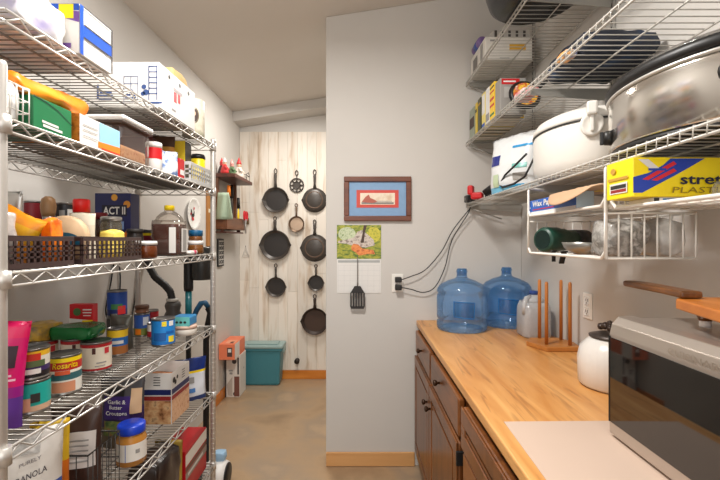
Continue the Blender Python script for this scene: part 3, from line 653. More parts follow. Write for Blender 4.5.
def cream_can(lab, x, y): return can(lab, x, y, Dz, .046, .098, [(.08, CRR), (.8, CRM), (.12, CRR)], group='cream cans with red rims', patches=[(-.012, .62, -.002, .82, mat((80, 40, 34))), (.024, .6, .04, .8, mat((200, 50, 60))), (.0, .3, .03, .34, GREY), (-.004, .2, .026, .23, GREY)])
cream_can('cream can with red rims nearest the shelf front, right of the bean can', -.88, 1.385)
cream_can('cream can with red rims under the green foil packet', -.977, 1.43)
cream_can('cream can with red rims under the yellow packet at the back', -1.073, 1.40)
softthing('green_foil_packet', 'shiny green foil packet lying across the cream cans', 'packet', (-.965, 1.425, Dz + .0985), (.13, .1, .042), mat((20, 110, 52), .25, .2, .2), .008, 21, .3)
softthing('yellow_pasta_bag', 'yellow and clear pasta bag lying on the rearmost cream can', 'bag', (-1.078, 1.40, Dz + .0985), (.085, .13, .05), blotch([(90, 84, 60), (216, 176, 40), (200, 160, 60), (120, 110, 90)], 20, .3), .008, 23, .3)
can('dark soup can at the back supporting the small red carton', -1.03, 1.545, Dz, .038, .12, [(1, mat((90, 84, 78)))])
t = carton('gelatin_box', 'small red carton with a white and yellow base standing at the back', 'carton', (-1.072, -.985, 1.53, 1.56, Dz + .1205, .074), mat((196, 26, 36), .4), [('white_band', 'n', [(0, 0), (1, 0), (1, .2), (0, .3)], WHITE), ('yellow_band', 'n', [(.55, 0), (1, 0), (1, .22), (.55, .2)], YEL), ('green_seal', 'n', disc(.34, .62, .17, 14, 1.15), mat((70, 110, 60))), ('white_print', 'n', rect(.58, .7, .95, .76), WHITE), ('white_print', 'n', rect(.58, .56, .95, .61), WHITE), ('white_print', 'n', rect(.6, .42, .92, .46), WHITE)])
can('can of mixed nuts with a yellow top and blue middle', -.917, 1.57, Dz, .0355, .102, [(.34, mat((176, 110, 56))), (.36, mat((40, 110, 190))), (.3, mat((246, 206, 40)))], patches=[(-.02, .44, .02, .56, WHITE)])
can('grey lidded can at the back carrying the blue canister', -1.015, 1.735, Dz, .04, .114, [(1, mat((70, 66, 62)))])
can('tall blue canister with a green and red picture stacked at the back', -1.015, 1.735, Dz + .1145, .038, .108, [(.25, mat((24, 40, 96))), (.75, mat((24, 70, 156)))], patches=[(.002, .1, .034, .42, mat((206, 40, 44))), (-.024, .3, .02, .5, mat((60, 120, 70))), (-.026, .06, .0, .14, GREY)])
can('blue vegetable can with a white swirl label beside the bright blue can', -.985, 1.875, Dz, .033, .103, [(.35, mat((120, 132, 60))), (.65, mat((52, 92, 170)))], patches=[(.004, .5, .03, .85, mat((220, 224, 232))), (-.03, .1, -.004, .34, ORANGE)])
jar('short brown lidded jar stacked on the blue vegetable can', -.985, 1.875, Dz + .1035, .029, .034, mat((120, 74, 44), .4), mat((92, 56, 34), .4), .014)
can('tall red can behind the small tomato can', -1.0, 1.985, Dz, .034, .098, [(.5, mat((150, 30, 34))), (.5, mat((178, 30, 40)))], patches=[(-.02, .5, .03, .62, mat((80, 40, 40)))])
can('small red and white tomato can behind the bright blue can', -.915, 1.845, Dz, .029, .066, [(.45, mat((170, 30, 36))), (.55, mat((236, 226, 216)))], patches=[(-.005, .2, .02, .6, mat((210, 50, 40)))])
can('bright blue evaporated milk can with yellow tags near the front', -.815, 1.72, Dz, .046, .11, [(.12, mat((20, 110, 190))), (.88, mat((28, 132, 210)))], patches=[(.02, .14, .045, .36, mat((240, 216, 50))), (-.006, .74, .012, .92, mat((240, 216, 50))), (.022, .74, .042, .92, WHITE), (-.04, .2, .01, .5, mat((22, 90, 160))), (.01, .46, .045, .55, mat((18, 96, 176)))])
t = thing('round_tin', 'flat round white tin under the teal tin at the far end', 'tin', (-.80, 1.905, Dz)); M().lathe([(.044, 0), (.048, .003), (.048, .028), (.046, .031)], 28).out('tin_body', mat((228, 220, 208), .4), t); M().lathe([(.049, .0285), (.049, .04), (.046, .043), (0, .043)], 28).out('lid', mat((214, 180, 160), .4), t)
t = carton('teal_tin', 'rectangular teal and blue tin stacked on the round white tin', 'tin', (-.848, -.765, 1.865, 1.95, Dz + .0435, .042), mat((36, 132, 190), .4), [('teal_end', 'n', rect(0, 0, 1, 1), mat((112, 196, 190), .4)), ('dark_spot', 'n', disc(.3, .42, .08, 10, 1.6), DARK), ('dark_spot', 'n', disc(.52, .42, .08, 10, 1.6), DARK), ('dark_spot', 'n', disc(.74, .42, .08, 10, 1.6), DARK)], bev=.006)

# ---- fifth shelf
pouch('granola_bag', 'white granola bag with a blue base at the near end of the fifth shelf', 'bag', (-.83, 1.035, Ez), .15, .292, .07, [(.56, mat((40, 80, 160), .35)), (.44, mat((214, 208, 200), .35))], math.radians(28), 31,
      decals=[('tan_picture', -.2, .8, .25, .5, mat((190, 150, 110))), ('clear_window', -.8, .4, .82, .97, blotch([(200, 196, 190), (150, 146, 140), (226, 222, 216)], 40, .3))], texts=[('GRANOLA', .12, .645, 1.0, .05, mat((60, 54, 60)), .075), ('PURELY', .15, .76, .6, .03, mat((120, 114, 116)), .075)])
pouch('pasta_pack', 'narrow yellow and orange packet beside the granola bag', 'packet', (-.835, 1.118, Ez), .09, .28, .03, [(.6, mat((210, 110, 30), .35)), (.4, mat((216, 176, 40), .35))], math.radians(25), 33)
t = thing('wire_basket', 'dark wire basket holding packets on the fifth rack shelf', 'basket', (-.855, 1.23, Ez)); k = M(); hx, hy, hh = .098, .075, .165
for z in (.003, .085): k.tube([(-hx, -hy, z), (hx, -hy, z), (hx, hy, z), (-hx, hy, z)], .0016, 5, True)
for i in range(7): a = -hx + 2 * hx * i / 6; k.tube([(a, -hy, hh), (a, -hy, .003), (a, hy, .003), (a, hy, hh)], .0014, 5)
for i in range(1, 7): b = -hy + 2 * hy * i / 7; k.tube([(hx, b, hh), (hx, b, .003), (-hx, b, .003), (-hx, b, hh)], .0014, 5)
k.out('wire_mesh', DARK, t); M().tube([(-hx, -hy, hh), (hx, -hy, hh), (hx, hy, hh), (-hx, hy, hh)], .003, 6, True).out('rim', DARK, t)
LBL = mat((214, 208, 204), .5)
pouch('nut_bag', 'dark brown nut bag with a white printed label standing in the dark wire basket', 'bag', (-.835, 1.225, Ez + .006), .135, .27, .05, [(1, mat((66, 46, 40), .35))], math.radians(12), 35, decals=[('white_label', -.9, .85, .36, .74, LBL)] + [('printed_line', -.7, .6, .42 + i * .055, .437 + i * .055, GREY) for i in range(5)])
pouch('crouton_bag', 'black and purple bag lettered Garlic and Butter Croutons on the fifth shelf', 'bag', (-.882, 1.545, Ez), .165, .258, .06, [(.28, mat((96, 84, 66), .4)), (.32, mat((48, 32, 84), .35)), (.4, mat((72, 70, 72), .35))], 0, 39,
      decals=[('purple_panel', -.75, .5, .42, .74, mat((58, 34, 110), .35)), ('black_emblem', -.5, .2, .74, .86, BLACK), ('bread_picture', .5, .95, .5, .85, mat((214, 178, 140))), ('herb_picture', -.7, .3, .2, .4, blotch([(60, 90, 44), (110, 120, 60), (150, 80, 60)], 50, .5)), ('orange_spot', .25, .5, .18, .3, ORANGE)],
      texts=[('Garlic &', -.12, .665, .85, .055, WHITE), ('Butter', -.15, .59, .62, .05, WHITE), ('Croutons', -.12, .51, 1.0, .055, WHITE)])
t = thing('peanut_butter_jar', 'peanut butter jar with a bright blue lid and white label', 'jar', (-.79, 1.435, Ez))
M().lathe([(.042, 0), (.047, .005), (.047, .085), (.04, .1), (.04, .104)], 28).out('jar_body', mat((184, 126, 56), .25), t)
M().lathe([(.043, .1045), (.044, .108), (.044, .13), (.041, .134), (0, .134)], 28).out('lid', mat((22, 62, 190), .35), t)
a = math.atan2(-1.435, .79); mpj = (lambda r, a: (lambda u, v: (r * math.cos(a + u / r), r * math.sin(a + u / r), v)))
lb = gridpatch(t, 'paper_label', -.06, .065, .02, .078, mpj(.0476, a), mat((226, 222, 214), .5), 14, 1); gridpatch(lb, 'blue_line', -.02, -.018, .02, .078, mpj(.0481, a), BLUE, 1, 1); gridpatch(lb, 'dark_print', .012, .026, .045, .058, mpj(.0481, a), GREY, 3, 1)
# open cereal carton
x0, x1, y0, y1, hh = -.948, -.782, 1.722, 1.90, .212; t = thing('cereal_box', 'open cereal carton with white top and shredded wheat picture on the fifth shelf', 'carton', ((x0 + x1) / 2, (y0 + y1) / 2, Ez)); sz = (x1 - x0, y1 - y0, hh); hx, hy = sz[0] / 2, sz[1] / 2
k = M(); k.box(-hx, hx, -hy, -hy + .002, 0, hh); k.box(-hx, hx, hy - .002, hy, 0, hh); k.box(-hx, -hx + .002, -hy + .002, hy - .002, 0, hh); k.box(hx - .002, hx, -hy + .002, hy - .002, 0, hh); k.box(-hx + .002, hx - .002, -hy + .002, hy - .002, 0, .003); k.out('carton_walls', PAPER, t)
M().soft((2 * hx - .02, 2 * hy - .02, .165), (0, 0, .087), .005, 4, 8, .1).out('cereal', blotch([(150, 84, 44), (196, 130, 80), (120, 60, 34)], 60, .6), t)
WH = blotch([(120, 72, 40), (190, 138, 92), (214, 176, 130), (96, 56, 34)], 34, .5, lo=.3, hi=.75); WH2 = blotch([(206, 150, 110), (226, 184, 146), (190, 120, 84)], 50, .5)
for fc, w_, pic in (('n', sz[0], WH), ('r', sz[1], WH2)):
    for i, (nm, v0, v1, m_) in enumerate((('wheat_picture', .0, .46, pic), ('red_stripe', .46, .55, mat((150, 44, 40))), ('blue_stripe', .57, .68, NAVY))):
        patch(t, nm, rect(.002, v0 * hh + .001, w_ - .002, v1 * hh), face(sz, fc, .0007), m_)
    for i in range(4): patch(t, 'fine_print', rect(w_ * .55, hh * (.76 + .05 * i), w_ * .72, hh * (.775 + .05 * i)), face(sz, fc, .0008), DARK)
    for (a, b, r) in ((.12, .84, .012), (.2, .78, .01), (.3, .86, .008)): patch(t, 'nut_drawing', disc(w_ * a, hh * b, r), face(sz, fc, .0008), DARK)
k = M(); k.prism([(-hy + .004, 0), (hy - .004, 0), (hy - .004, .004), (-hy + .004, .004)], (hx - .001, 0, hh - .002), (0, 1, 0), (.35, 0, .94), (.94, 0, -.35), .0006); k.out('top_flap', PAPER, t)
pouch('rice_pouch', 'white pouch with blue top and yellow stripe at the fifth shelf far end', 'pouch', (-.82, 1.985, Ez), .165, .20, .05, [(.1, mat((40, 60, 110))), (.55, mat((214, 218, 224), .35)), (.06, YEL), (.29, mat((22, 48, 120), .35))], math.radians(38), 41, decals=[('blue_mark', -.3, .3, .2, .3, mat((70, 120, 180))), ('grey_figure', -.2, .25, .42, .56, GREY)])
# ---- bottom shelf
t = carton('red_white_box', 'long red carton with white and grey bands on the bottom rack shelf', 'carton', (-.885, -.757, 1.80, 2.045, Gz, .20), mat((178, 20, 30), .35), [
    ('white_band', 'r', [(0, .66), (1, .72), (1, .98), (0, .92)], mat((224, 218, 208))), ('grey_band', 'r', [(0, .36), (1, .42), (1, .58), (0, .52)], mat((150, 140, 130))), ('brown_band', 'r', [(0, .55), (1, .6), (1, .68), (0, .63)], mat((110, 80, 66))), ('white_print', 'r', [(.1, .42), (.8, .46), (.8, .52), (.1, .48)], LBL)])
pouch('yellow_chip_bag', 'dull yellow bag standing behind the black bag on the bottom shelf', 'bag', (-.815, 1.768, Gz), .12, .27, .03, [(1, mat((170, 140, 60), .4))], 0, 43, amp=.003)
softthing('black_bag', 'crinkled dark brown plastic bag on the bottom shelf beside the red carton', 'bag', (-.80, 1.62, Gz), (.125, .2, .29), mat((40, 28, 24), .3, 0, .3), .012, 45, .4)

pouch('foil_packet', 'dark grey foil packet standing among the cans at the back of the fourth shelf', 'packet', (-.95, 1.655, Dz), .085, .135, .05, [(1, mat((86, 84, 76), .3, .4, .3))], math.radians(10), 53, amp=.007)
# ================================================================== BEHIND THE RACK: CLEANER, LEFT WALL, HALL
VT = mat((26, 104, 112), .3); VBL = mat((30, 82, 118), .35); VG = mat((72, 68, 64), .4)
t = thing('stick_vacuum', 'teal and black stick vacuum standing against the left wall behind the rack', 'vacuum cleaner', (-.975, 2.36, 0))
M().tube([(0, 0, .93), (0, 0, 1.13)], .018, 14).out('teal_tube', VT, t)
M().lathe([(.0, 1.12), (.024, 1.12), (.026, 1.14), (.026, 1.3), (.018, 1.36), (0, 1.36)], 18).out('motor_housing', BLACK, t)
M().lathe([(.052, 1.185), (.055, 1.19), (.055, 1.36), (.05, 1.37), (0, 1.37)], 24, (.075, 0, 0)).out('dust_cup', mat((44, 44, 42), .35), t)
k = M(); k.tube([(.012, -.01, .9), (.03, -.02, .96), (.06, -.03, 1.02), (.085, -.035, 1.055), (.105, -.03, 1.06), (.12, -.02, 1.03)], [.012, .014, .015, .016, .016, .014], 12); k.out('blue_handle', VBL, t)
k = M(); k.tube([(.12, -.02, 1.03), (.135, -.02, 1.0), (.115, -.01, .93), (.1, 0, .84), (.1, 0, .4), (.1, 0, .12)], [.02, .021, .019, .017, .017, .017], 12); k.out('lower_wand', BLACK, t)
k = M(); k.box(-.06, .2, -.06, .05, .012, .07, .02); k.out('floor_head', mat((34, 34, 36), .4), t)
for sx_ in (-.02, .16):
    M().lathe([(0, -.008), (.02, -.008), (.02, .008), (0, .008)], 14, (sx_, .045, .0205), axis='X').out('wheel', BLACK, t)
M().box(-.012, .012, -.012, .012, .5, .93, .004).out('hanging_strap', BLACK, t)
t = thing('vacuum_hose', 'black flexible hose with a grey cuff hanging beside the teal vacuum', 'hose', (-1.12, 2.36, 1.2))
pts = [(-.10, 0, .12), (-.075, -.01, .06), (-.035, -.02, .0), (.02, -.02, -.045), (.05, -.02, -.08), (.062, -.02, -.13)]
k = M(); P_ = []
for i in range(len(pts) - 1):
    for j in range(8): P_.append(Vector(pts[i]).lerp(Vector(pts[i + 1]), j / 8))
k.tube(P_, [.019 + .002 * (i % 2) for i in range(len(P_))], 12); k.out('hose_tube', mat((28, 26, 25), .5), t)
k = M(); k.lathe([(.0, -.135), (.033, -.135), (.034, -.12), (.0, -.118)], 20, (.062, -.02, 0)); k.out('white_ring', mat((190, 186, 178), .4), t)
k = M(); k.lathe([(.0, -.27), (.042, -.27), (.05, -.25), (.046, -.21), (.036, -.19), (.044, -.16), (.038, -.14), (.0, -.139)], 22, (.066, -.02, 0)); k.out('grey_cuff', VG, t)
M().tube([(-.104, 0, .12), (-.1, .05, .14), (-.1, .1, .145)], .005, 8).out('wall_hook', SILV, t)
def cable(label, pts, m=BLACK, r=.0035, name='black_cable'):
    t = thing(name, label, 'cord', pts[0]); o = Vector(pts[0]); Q = [Vector(p) for p in pts]; P = []
    for i in range(len(Q) - 1):
        a, b, c, d = Q[max(i - 1, 0)], Q[i], Q[i + 1], Q[min(i + 2, len(Q) - 1)]
        for j in range(8):
            s = j / 8; P.append(.5 * ((2 * b) + (c - a) * s + (2 * a - 5 * b + 4 * c - d) * s * s + (3 * b - a - 3 * c + d) * s ** 3) - o)
    P.append(Q[-1] - o)
    M().tube(P, r, 8).out('cord', m, t); return t
t = cable('thin black cord hanging down the left wall behind the rear rack post', [(XL + .005, 2.30, 1.33), (XL + .006, 2.27, 1.22), (XL + .006, 2.25, 1.10), (XL + .006, 2.22, 1.0), (XL + .006, 2.20, .9)])
M().box(.0, .008, -.008, .008, -.006, .014, .001).out('cord_clip', WHITE, t)
t = cable('thin black looped cord hanging on the left wall above the blue canister', [(XL + .005, 2.06, 1.31), (XL + .006, 2.03, 1.2), (XL + .006, 1.99, 1.08), (XL + .006, 2.02, 1.02), (XL + .006, 2.09, 1.08), (XL + .006, 2.11, 1.2), (XL + .006, 2.10, 1.31)])
M().box(.0, .008, -.008, .008, -.006, .014, .001).out('cord_clip', WHITE, t)
t = thing('floor_sweeper', 'white round floor appliance with a black end cap beside the rack post', 'appliance', (-.80, 2.34, .085))
M().lathe([(0, -.07), (.06, -.07), (.078, -.05), (.082, .02), (.072, .05), (0, .05)], 28, (0, 0, 0), axis='X').out('white_shell', WHITE, t)
M().lathe([(.066, .0505), (.064, .058), (0, .06)], 28, (0, 0, 0), axis='X').out('black_end_cap', BLACK, t)
M().soft((.07, .06, .05), (.0, .02, .1), .003, 3, 8, .5).out('blue_cover', mat((150, 186, 214), .4), t)
M().box(-.04, .03, -.03, .03, -.085, -.078, .003).out('foot', BLACK, t)

# ---- left wall beyond the rack
def wallmap(y0, z0, off=.002): return lambda u, v: (XL + off, y0 + u, z0 + v)
t = thing('rooster_plate', 'white oval plate with a red rooster hung on the left wall', 'plate', (XL, 3.02, 1.60))
M().lathe([(0, .006), (.075, .008), (.1, .016), (.118, .024), (.12, .022), (.1, .010), (.06, .0), (0, .0)], 36, (0, 0, 0), 1, .98, 'X').out('plate_body', mat((236, 234, 230), .25), t)
for i in range(20):
    a = 2 * PI * i / 20
    if i % 2 == 0: patch(t, 'rim_dot', [(.108 * math.cos(a) + p[0], .108 * math.sin(a) + p[1]) for p in disc(0, 0, .004, 8)], lambda u, v: (.0215, u, v), GREY)
pl = lambda u, v: (.0105, u, v)
patch(t, 'rooster_body', [(-.03, .0), (-.02, -.02), (.005, -.03), (.025, -.015), (.028, .01), (.02, .03), (.012, .005), (-.01, .0), (-.022, .03), (-.034, .035), (-.036, .015)], pl, mat((40, 34, 36), .5))
patch(t, 'red_feather', [(-.02, -.02), (.015, -.028), (.02, -.045), (-.005, -.05), (-.022, -.04)], lambda u, v: (.011, u, v), mat((196, 40, 50), .5)); patch(t, 'red_comb', disc(.02, .042, .01), lambda u, v: (.011, u, v), mat((196, 40, 50), .5)); patch(t, 'red_feather', disc(-.038, .0, .009), lambda u, v: (.011, u, v), mat((196, 40, 50), .5))
WD = wood((150, 98, 48), (188, 130, 70), 'Z', .45, 6); RW = wood((66, 34, 24), (104, 52, 36), 'Y', .4, 6); RWB = wood((96, 58, 36), (128, 80, 50), 'Y', .4, 6)
t = thing('wooden_plank', 'narrow vertical wooden plank on the left wall with a pale label band', 'plank', (XL, 3.35, 1.36))
M().box(.0, .018, -.055, .055, 0, .44, .003).out('board', WD, t); M().box(.0182, .0188, -.045, .045, .27, .30).out('pale_label', CREAM, t)
# small wall shelf with open box below
t = thing('wall_shelf_rack', 'dark reddish wooden wall shelf with a box rack below on the left wall', 'wall shelf', (XL, 3.7, 1.5))
M().box(.001, .195, -.28, .27, .43, .462, .004).out('shelf_board', RW, t)
M().box(.001, .022, -.26, .25, .0, .4295, .002).out('back_board', mat((176, 168, 160), .5), t)
for yy in (-.262, .235): M().box(.0225, .05, yy, yy + .03, .105, .4295, .002).out('upright', RWB, t)
k = M(); k.box(.0225, .125, -.262, .262, .0, .012, .002); k.box(.113, .125, -.262, .262, .0125, .105, .002); k.box(.0225, .1125, -.262, -.25, .0125, .105); k.box(.0225, .1125, .25, .262, .0125, .105); k.out('box_rack', RWB, t)
M().box(.0225, .115, -.25, .25, -.03, -.018, .003).out('towel_bar', RW, t)
for yy in (-.24, .22): M().box(.06, .09, yy, yy + .02, -.0185, .0).out('bar_bracket', RW, t)
def figurine(label, y, x, h, c1, c2, c3, hat=True):
    t = thing('figurine', label, 'figurine', (XL + x, y, 1.962 + .0005), 0, None); r = h * .2
    M().lathe([(0, 0), (r * 1.1, 0), (r * 1.2, h * .1), (r * .9, h * .35), (r * .55, h * .52), (0, h * .52)], 16).out('body', c1, t)
    M().lathe([(0, h * .5), (r * .45, h * .52), (r * .6, h * .6), (r * .45, h * .7), (0, h * .72)], 14).out('head', c2, t)
    if hat: M().lathe([(r * .62, h * .66), (r * .55, h * .72), (r * .2, h * .9), (0, h)], 14).out('hat', c3, t)
    for s in (-1, 1): M().tube([(r * .2, s * r * .6, h * .45), (r * .7, s * r * 1.1, h * .32), (r * 1.1, s * r * .8, h * .28)], [r * .25, r * .22, r * .2], 8).out('arm', c1, t)
    return t
SR_ = mat((206, 50, 52), .5); SK = mat((222, 180, 150), .5); PINK = mat((224, 160, 150), .5)
figurine('tall white figurine with a red pointed hat on the wall shelf', 3.72, .14, .19, mat((226, 214, 200), .5), SK, SR_)
figurine('small red figurine with a white cap, nearest on the wall shelf', 3.45, .10, .14, SR_, SK, WHITE)
figurine('small pink and green figurine in the middle of the wall shelf', 3.58, .12, .15, mat((90, 120, 80), .5), PINK, PINK)
figurine('red and black rooster figurine at the wall side of the wall shelf', 3.53, .05, .15, mat((60, 40, 40), .5), mat((200, 60, 60), .5), SR_)
t = thing('wire_tray', 'small black wire tray on the far end of the wall shelf', 'tray', (XL + .125, 3.865, 1.9625)); k = M()
for zz in (.002, .045): k.tube([(-.055, -.06, zz), (.055, -.06, zz), (.055, .06, zz), (-.055, .06, zz)], .003, 6, True)
for i in range(5): k.tube([(-.055 + .0275 * i, -.06, .045), (-.055 + .0275 * i, -.06, .002), (-.055 + .0275 * i, .06, .002), (-.055 + .0275 * i, .06, .045)], .002, 5)
k.out('wire_mesh', BLACK, t); M().tube([(.055, -.06, .047), (.06, 0, .075), (.055, .06, .047)], .003, 6).out('handle', BLACK, t)
k = M(); g = []
for i in range(9):
    col = []
    for j in range(9):
        u, v = i / 8, j / 8; w_ = .09 + .06 * v
        col.append(k.bm.verts.new((.10 + (u - .5) * w_ + .01 * v, .012 * math.sin(u * 9 + v * 2) * (.3 + v), -.22 * v)))
    g.append(col)
for i in range(8):
    for j in range(8): f = k.bm.faces.new([g[i][j], g[i + 1][j], g[i + 1][j + 1], g[i][j + 1]]); f.smooth = True
o = k.out('towel', mat((170, 190, 166), .8)); o.location = (XL + .0, 3.415, 1.80); tag(o, 'pale green towel hanging from the wall shelf rack', 'towel')
o.modifiers.new('s', 'SOLIDIFY').thickness = .004
def utensil(label, y, x, hm, bm_, ztop, L, name='utensil'):
    t = thing(name, label, 'utensil', (XL + x, y, ztop))
    M().tube([(0, 0, 0), (0, .005, -L * .45)], [.013, .016], 10).out('handle', hm, t); M().lathe([(0, -L), (.022, -L * .95), (.026, -L * .75), (.01, -L * .45), (0, -L * .44)], 14, sx=.35).out('blade', bm_, t); return t
utensil('orange handled utensil hanging under the wall shelf', 3.50, .118, ORANGE, BLACK, 1.87, .2)
utensil('black handled utensil hanging next to the orange handled one', 3.70, .08, BLACK, BLACK, 1.90, .26)
utensil('black utensil with a yellow tip standing in the box rack', 3.84, .10, BLACK, YEL, 1.80, .22)
t = thing('red_scissors', 'red handled scissors hanging from the box rack on the left wall', 'scissors', (XL + .142, 3.93, 1.60)); t.scale = (1.3, 1.3, 1.3)
for s in (-1, 1):
    M().tube([(0, s * .028 + .02 * math.cos(a), .03 + .03 * math.sin(a)) for a in [2 * PI * i / 14 for i in range(14)]], .006, 8, True).out('handle', mat((206, 30, 44), .4), t)
    M().tube([(0, s * .014, .005), (0, -s * .004, -.04), (0, -s * .012, -.1)], [.006, .005, .002], 6).out('blade', SILV, t)
t = thing('framed_ornament', 'small black and white filigree picture frame on the left wall', 'picture', (XL, 3.62, 1.30))
M().box(.001, .014, -.075, .075, -.12, .12, .003).out('frame', BLACK, t); M().box(.0145, .0155, -.06, .06, -.105, .105).out('white_panel', mat((206, 202, 196), .5), t)
k = M()
for i in range(3):
    for j in range(5):
        cy, cz = -.04 + .04 * i, -.08 + .04 * j
        k.tube([(.0165, cy + .014 * math.cos(a), cz + .014 * math.sin(a)) for a in [2 * PI * q / 10 for q in range(10)]], .003, 5, True)
k.out('filigree', BLACK, t)

# ---- far plank wall: iron skillets
WY = YB - .0187; IRON = mat((72, 66, 61), .36, .2, .15, 60); IRON2 = mat((52, 48, 46), .42, .1, .15, 60); RUST = mat((96, 74, 58), .5, .2, .3, 20)
def skillet(label, cx, cz, r, hl, m, mi, spout=True, show_in=True, helper=True, group=None):
    t = thing('skillet', label, 'skillet', (cx, WY, cz)); dp = .045 if r > .1 else .032
    # the base rests on the planks, the open side faces the room
    prof = [(0, .004), (r * .82, .004), (r * .86, .008), (r * .97, dp), (r, dp + .002), (r, dp + .006), (r * .965, dp + .006), (r * .84, .012), (0, .011)]
    if not show_in: prof = [(0, dp), (r * .80, dp), (r * .84, dp - .004), (r * .95, .006), (r, .004), (r, .0015), (0, .0015)]
    k = M(); seg = 44
    def fn(a, z):
        s = min(abs(a), abs(a - PI), abs(a - 2 * PI)); return 1 + (.09 * max(0, 1 - s / .2) if spout else 0)
    k.lathe(prof, seg, axis='Y', fn=fn)
    for v in k.bm.verts: v.co.y = -v.co.y
    k.out('pan_body', m, t)
    if show_in:
        k = M(); k.lathe([(r * .8, .0), (0, .0)], 36, (0, -.0125, 0), axis='Y'); k.out('cooking_surface', mi, t)
    else:
        k = M(); k.lathe([(r * .62, .0), (r * .66, .003), (r * .7, 0)], 36, (0, 0, 0), axis='Y', caps=False)
        for v in k.bm.verts: v.co.y = -v.co.y - dp
        k.out('base_ring', mi, t)
    y = -(dp if show_in else .008)
    k = M(); k.tube([(0, y, r * .95), (0, y - .004, r + hl * .25), (0, y - .006, r + hl * .6), (0, y - .004, r + hl * .72)], [r * .14, r * .09, r * .12, r * .085], 10)
    for i in range(1): k.tube([(.014 * math.cos(a), y - .003, r + hl * .83 + hl * .13 * math.sin(a)) for a in [2 * PI * q / 14 for q in range(14)]], .005, 6, True)
    k.out('handle', m, t)
    if False: M().tube([(-.03, y, -r * .97), (-.02, y, -r - .014), (.02, y, -r - .014), (.03, y, -r * .97)], .006, 8).out('helper_handle', m, t)
    M().tube([(0, 0.0185, r + hl * .95), (0, y, r + hl * .95), (0, y - .012, r + hl * .98)], .0035, 6).out('wall_hook', DARK, t)
    return t
sx = lambda px_: X(px_, 4.19); sz_ = lambda py_: Z(py_, 4.19)
skillet('large black skillet at the top of the left row on the plank wall', sx(276), sz_(200), .128, .19, IRON, IRON2)
skillet('large black skillet at the top of the right row on the plank wall', sx(314.5), sz_(200), .125, .19, IRON, RUST, show_in=False)
skillet('largest black skillet, second down in the left row on the plank wall', sx(275.5), sz_(245), .15, .14, IRON, IRON2)
skillet('black skillet, second down in the right row on the plank wall', sx(314.5), sz_(248), .14, .15, IRON, RUST, show_in=False)
skillet('medium black skillet at the bottom of the left row on the plank wall', sx(276), sz_(287), .10, .14, IRON, IRON2)
skillet('smallest black skillet, third down in the right row on the plank wall', sx(316), sz_(283), .08, .11, IRON, IRON2)
skillet('rusty brown skillet at the bottom of the right row on the plank wall', sx(315), sz_(321), .135, .14, mat((58, 46, 40), .45, .3, .2, 40), mat((70, 52, 42), .5), show_in=True)
skillet('small bare steel pan hanging between the two skillet rows', sx(296.5), sz_(224), .08, .13, mat((120, 98, 80), .35, .6), mat((200, 174, 150), .3, .4), helper=False, spout=False)
t = thing('iron_trivet', 'round black cast iron trivet with a star of openings hanging on the plank wall', 'trivet', (sx(296.5), WY, sz_(185)))
k = M()
def ring(r, th): k.tube([(r * math.cos(a), -.012, r * math.sin(a)) for a in [2 * PI * q / 28 for q in range(28)]], th, 8, True)
ring(.068, .007); ring(.035, .006)
for i in range(8):
    a = 2 * PI * i / 8; k.tube([(.034 * math.cos(a), -.012, .034 * math.sin(a)), (.066 * math.cos(a), -.012, .066 * math.sin(a))], [.009, .005], 6)
k.lathe([(.03, .009), (0, .009)], 20, (0, -.02, 0), axis='Y'); k.out('openwork_disc', IRON, t)
M().tube([(0, -.012, .07), (0, -.012, .1), (-.014, -.012, .115), (-.012, -.012, .14), (0, -.012, .15), (.012, -.012, .14), (.014, -.012, .115), (0, -.012, .1)], .005, 6).out('handle', IRON, t)
M().tube([(0, .0, .147), (0, -.022, .147), (0, -.026, .152)], .003, 6).out('wall_hook', DARK, t)
t = thing('wire_ornament', 'small white wire ornament hanging low on the left end of the plank wall', 'ornament', (X(234, 4.0) + .03, WY, 1.29)); t.location.x = -1.16
k = M(); k.tube([(-.035, -.006, -.05), (.035, -.006, -.05), (.0, -.006, .05)], .003, 6, True); k.tube([(-.02, -.006, -.03), (.02, -.006, -.03), (0, -.006, .02)], .002, 6, True); k.out('wire_shape', mat((200, 196, 190), .4), t); M().tube([(0, 0, .06), (0, -.008, .06), (0, -.008, .048)], .002, 6).out('hook', DARK, t)
t = thing('hanging_lock', 'small dark metal hook with a brass tag on the left end of the plank wall', 'hook', (X(247.5, 4.19), WY, sz_(219)))
k = M(); k.tube([(0, 0, .05), (0, -.02, .05), (0, -.022, .02), (.01, -.02, 0), (-.01, -.02, 0), (0, -.022, .02)], .004, 6); k.out('hook_wire', DARK, t); M().box(-.014, .014, -.024, -.012, -.055, -.002, .004).out('brass_tag', mat((120, 100, 74), .4, .5), t)
t = thing('door_stop', 'small dark round knob low on the plank wall above the baseboard', 'door stop', (X(297, 4.19), WY, Z(361, 4.19)))
M().lathe([(0, 0), (.024, .0005), (.024, .006), (.012, .01), (.012, .03), (.026, .04), (.026, .05), (.018, .056), (0, .057)], 20, axis='Y').out('knob_body', mat((50, 42, 38), .3, .5), t); t.rotation_euler = (0, 0, PI)
